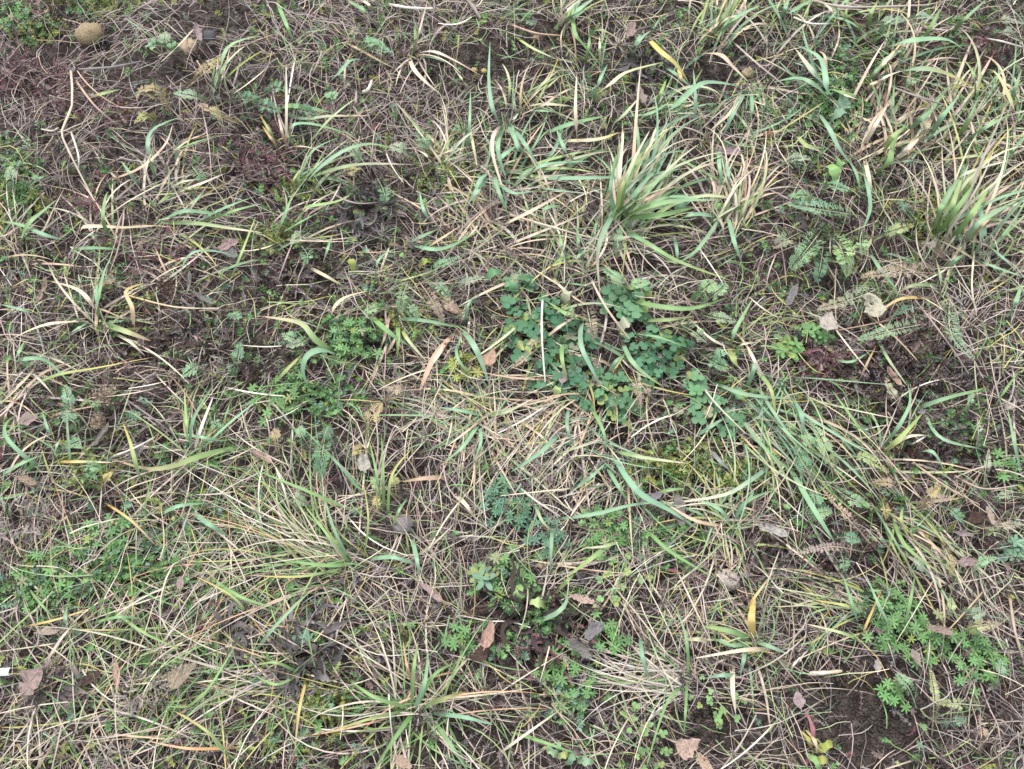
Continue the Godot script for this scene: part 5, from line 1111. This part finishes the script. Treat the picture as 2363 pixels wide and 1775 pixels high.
func build_small():
	var S := [
		["large flat tan stone half covered by straw, upper left", 205, 78, 62, .75, Color(.30, .23, .14), 20],
		["smooth tan egg shaped pebble in the upper left", 436, 107, 40, .95, Color(.40, .31, .22), 60],
		["dark grey pebble right of the mauve leaf", 482, 84, 30, 1.1, Color(.075, .078, .082), 100],
		["yellowish round stone in grass right of the black plant", 1726, 168, 28, 1.0, Color(.36, .29, .17), 0],
		["small brown pebble on the soil at top centre", 1238, 87, 18, .7, Color(.26, .17, .11), 0],
		["reddish brown stone fragment in the dark soil, upper centre", 978, 163, 14, .9, Color(.17, .09, .06), 30],
		["mauve grey rounded stone with a shine, lower left centre", 929, 1211, 46, .9, Color(.24, .205, .21), 20],
		["pinkish grey rough stone in the lower right", 1682, 1336, 50, .8, Color(.40, .35, .30), -20],
		["small tan oval pebble in the lower centre", 1250, 1307, 24, .55, Color(.36, .27, .18), -15],
		["pale pebble near the right edge", 2330, 940, 24, .8, Color(.42, .38, .32), 0],
		["brown stone at the right of the green tuft, upper right", 1775, 312, 26, .7, Color(.22, .13, .08), 0],
		["yellow pebble pair's left one near the cream blades", 1095, 161, 14, .8, Color(.42, .32, .14), 0],
		["yellow pebble pair's right one near the cream blades", 1117, 164, 14, .8, Color(.42, .32, .14), 0],
	]
	for d in S: stone(d)
	var W := [
		["black shrivelled plant left of the tangled straw, upper middle", 850, 500, 66, 50, 80, "dk", "gy", 46, 5],
		["black shrivelled plant among blades at the top", 1490, 182, 60, 24, 46, "dk", "gy", 42, 6],
		["grey shrivelled leaves above the black plant at the top", 1472, 130, 22, 22, 16, "gy", "gy", 28, 4],
		["dark purplish dry rosette left of the arching blades, upper left", 578, 392, 50, 44, 44, "dk", "mv", 44, 4],
		["dark withered clump with curled leaves at the bottom left of centre", 715, 1515, 52, 52, 50, "dk", "gy", 48, 8],
		["dark rotting stems in the lower centre", 1240, 1420, 50, 50, 30, "dk", "br", 70, 8],
		["blackened leaves in the dark litter, centre left", 605, 835, 40, 36, 34, "dk", "br", 36, 5],
		["black curled strips left of the fuzzy grey stalk", 480, 775, 34, 34, 16, "dk", "gy", 40, 5],
		["dark shrivelled leaves near the left bottom leaf", 150, 1585, 60, 26, 24, "dk", "mv", 40, 8],
		["dark dead plant remains at the left edge, top quarter", 30, 165, 40, 26, 30, "dk", "mv", 34, 4],
		["black remains in the top left corner", 120, 15, 40, 16, 22, "dk", "mv", 34, 4],
		["dark curled leaves above the grey fuzzy stalk at bottom left", 545, 1470, 40, 26, 20, "dk", "gy", 44, 7],
		["grey curled grass ball in the bottom right corner", 2330, 1730, 40, 32, 44, "gy", "st", 40, 2],
		["dark curl behind the brown yarrow, middle right", 2025, 915, 16, 20, 8, "dk", "br", 36, 7],
		["dark base leaves above the radiating yarrow", 955, 608, 24, 20, 24, "dk", "mv", 26, 4],
	]
	for d in W: withered(d)
	var F := [
		["silvery fuzzy dry plant left of centre", 492, 832, 34, 44, 60, "st", "gy", 22, 2.2],
		["silvery fuzzy dry plant at the bottom left", 352, 1592, 44, 30, 60, "st", "gy", 24, 3],
		["grey fuzzy dry stalks at the left edge, lower half", 70, 1210, 70, 34, 70, "gy", "st", 24, 2.6],
		["grey fuzzy dry tip right of the left edge, lower half", 115, 1150, 20, 30, 30, "st", "gy", 20, 2.4],
		["small silvery fuzz beside the black clump, centre left", 635, 860, 14, 26, 20, "gy", "st", 20, 2.2],
		["grey fuzzy tips at the bottom edge left", 270, 1750, 24, 22, 26, "gy", "st", 22, 3],
	]
	for d in F: withered(d, "fuzzy_dry_plant", "dry plant")
	var E := [
		["large brown seed head on the left", 265, 938, 34, 24, "ydr"],
		["small brown seed head under the large one", 256, 996, 12, 22, "ydr"],
		["reddish brown seed cluster at the left", 402, 688, 22, 26, "br"],
	]
	for d in E: seed_head(d)
	var K := [
		["pale forked dry stem in the upper left", "dry_twig", 7, 40, "cr", "st", 171, 175, 167, 235, 155, 272, 142, 305, 150, 330, 165, 362, 188, 408, 212, 452],
		["short pale side branch at the fork, upper left", "dry_twig", 6, 30, "cr", "cr", 142, 306, 120, 302, 95, 298],
		["white curved straw right of the fork, upper left", "straw", 6, 30, "wh", "wh", 172, 316, 181, 360, 180, 392],
		["brownish bent stem right of the forked stem", "dry_twig", 7, 30, "tn", "mv", 183, 198, 215, 240, 262, 282],
		["grey twig lying left to right under the flat stone", "twig", 7, 30, "gy", "gy", 175, 172, 255, 155, 325, 142],
		["dark grey twig slanting in the upper left straw", "twig", 6, 30, "gy", "gy", 228, 195, 262, 150, 292, 108],
		["thick pale cut stick at the top edge", "stick", 9, 15, "wh", "wh", 898, 22, 945, 18, 998, 20],
		["pale broken stub standing in straw, upper middle", "stick", 13, 10, "wh", "cr", 842, 224, 850, 206, 858, 186],
		["grey broken stub left of the pale stub", "stick", 9, 10, "gy", "st", 819, 258, 821, 236, 822, 212],
		["grey fibrous stick at the top edge right of the cut stick", "stick", 12, 10, "gy", "mv", 1075, 5, 1095, 20, 1108, 42],
		["tan stem lying over soil at the top", "straw", 6, 20, "tn", "tn", 1178, 68, 1235, 76, 1292, 82],
		["long grey stem along the top right edge", "dry_twig", 8, 35, "st", "st", 1865, 12, 1960, 16, 2142, 12],
		["pale straw below the long grey stem", "straw", 6, 25, "wh", "wh", 1828, 52, 1870, 54, 1912, 55],
		["grey leaning stem under the arched pair, upper right", "dry_twig", 6, 35, "st", "gy", 2032, 204, 2110, 220, 2172, 240],
		["white bowed straw near the top right corner", "straw", 6, 40, "wh", "wh", 2270, 101, 2310, 95, 2358, 108],
		["long cream straw running right, left of centre", "straw", 6, 25, "ye", "cr", 295, 688, 400, 708, 505, 712],
		["long pale straw under the largest tuft", "straw", 7, 30, "cr", "st", 1178, 505, 1260, 520, 1330, 540, 1415, 562],
		["thick cream straw pointing into the clover", "straw", 8, 35, "cr", "tn", 1365, 658, 1400, 712, 1452, 782],
		["white upright straw left of the clover leaves", "straw", 7, 40, "wh", "wh", 1252, 692, 1250, 765, 1258, 882],
		["grey branching stem under the yarrow rosette's upper leaves", "twig", 6, 30, "mv", "gy", 1765, 445, 1870, 485, 1935, 528],
		["pale straw hanging beside the right tuft", "straw", 6, 35, "cr", "cr", 2240, 590, 2243, 660, 2253, 728],
		["long thin mauve stem crossing the right side", "dry_twig", 5, 30, "mv", "st", 2080, 670, 2180, 780, 2235, 862],
		["white bent straw left of the tall fine stems", "straw", 7, 35, "wh", "wh", 262, 1062, 310, 1034, 356, 1010],
		["dark stiff stem crossing the left side", "dry_twig", 6, 30, "gy", "gy", 300, 930, 345, 960, 398, 1000],
		["short white stalk in the fine grass", "stick", 7, 25, "wh", "wh", 642, 1086, 654, 1125, 667, 1168],
		["pale cream straw beside the cinquefoil", "straw", 7, 25, "wh", "st", 1203, 1134, 1240, 1158, 1292, 1192],
		["short thick cut straw on the bare soil", "stick", 14, 8, "wh", "tn", 1865, 1556, 1900, 1553, 1942, 1549],
		["small white straw end left of the thick cut straw", "straw", 7, 12, "wh", "wh", 1820, 1546, 1832, 1534, 1846, 1518],
		["thick tan stem at the right edge, bottom", "dry_twig", 9, 35, "tn", "st", 2320, 1385, 2342, 1455, 2365, 1535],
		["long straw along the seam of bare soil, bottom right", "straw", 6, 20, "st", "st", 1660, 1775, 1710, 1715, 1745, 1650],
		["white stub at the left of the yarrow bed", "straw", 6, 30, "wh", "wh", 2095, 1032, 2115, 1020, 2135, 1008],
		["grey twig lying in the litter right of the yarrow bed", "twig", 5, 25, "gy", "gy", 2290, 900, 2320, 960, 2363, 1020],
		["long pale stem across the lower right above the spike", "dry_twig", 5, 30, "tn", "st", 2030, 1050, 2100, 1120, 2150, 1180],
		["pale long stem running right from the yarrow bed", "dry_twig", 6, 30, "tn", "tn", 2095, 1070, 2180, 1120, 2260, 1165],
		["bowed tan stem near the right edge", "dry_twig", 6, 25, "tn", "st", 2195, 1105, 2270, 1128, 2350, 1120],
		["brown straight stem under the dry yarrow, middle right", "dry_twig", 5, 20, "tn", "br", 1930, 770, 2010, 748, 2090, 730],
		["cream straw lying over the trailing clover", "straw", 6, 25, "cr", "cr", 1600, 880, 1660, 940, 1720, 1000],
	]
	for d in K: stalk(d)
	# white tube at the left edge
	var c := at(6, 1552, .03)
	var t := thing("white_tube", "short white hollow tube poking in at the left edge", "tube", c)
	var mb := MB.new()
	tube(mb, PackedVector3Array([Vector3(-.03, 0, .002), Vector3(-.01, 0, 0), Vector3(.010, 0, -.001)]), .0052, .0052, Color(.72, .72, .72), Color(.75, .75, .75), 12)
	part("tube_wall", mb, M.straw, t)
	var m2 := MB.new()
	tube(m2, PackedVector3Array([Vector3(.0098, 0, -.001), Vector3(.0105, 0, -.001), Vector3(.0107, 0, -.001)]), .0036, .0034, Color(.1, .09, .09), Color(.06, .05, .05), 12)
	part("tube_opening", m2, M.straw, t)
	# loose straws on top, each its own thing
	var reg := [["left", "middle", "right"], ["upper", "central", "lower"]]
	var cname := {"st": "grey", "cr": "cream", "wh": "whitish", "tn": "tan", "mv": "mauve brown"}
	for k in 190:
		var u := rr(20, 2343)
		var v := rr(20, 1755)
		if bare(u, v) > .8 or rng.randf() < gloom(u, v): continue
		var a := rr(0, PI)
		var s := mpp(u, v)
		var l := rr(70, 220)
		var b := rng.randfn(0, .13)
		var px := ["", "", 0, 0]
		for q in 4:
			px.append(u); px.append(v)
			u += cos(a) * l / 3; v += sin(a) * l / 3 * .85
			a += b
		var pr: String = ["st", "cr", "wh", "tn", "st", "cr", "mv", "st"][rng.randi() % 8]
		var bb := MB.new()
		ribbon(bb, curve(traced(px, 4, rr(.002, .02), .03), 8), rr(2.2, 4.2) * s, jit(PAL[pr]), jit(PAL[pr]), rr(-.6, .6), rr(-1, 1), .25, 1, 1.0)
		var rx: String = reg[0][clampi(int(px[4] / 788.0), 0, 2)]
		var ry: String = reg[1][clampi(int(px[5] / 592.0), 0, 2)]
		var way := "lying sideways"
		if absf(a - PI * .5) < .45: way = "pointing up and down"
		elif a > .4 and a < PI * .5: way = "slanting down to the right"
		elif a >= PI * .5 and a < PI - .4: way = "slanting down to the left"
		var size := "short" if l < 120 else ("long" if l > 175 else "thin")
		single("loose_straw", bb, M.straw, "%s %s straw %s in the %s %s litter" % [size, cname[pr], way, ry, rx], "straw", "loose straws on the litter")
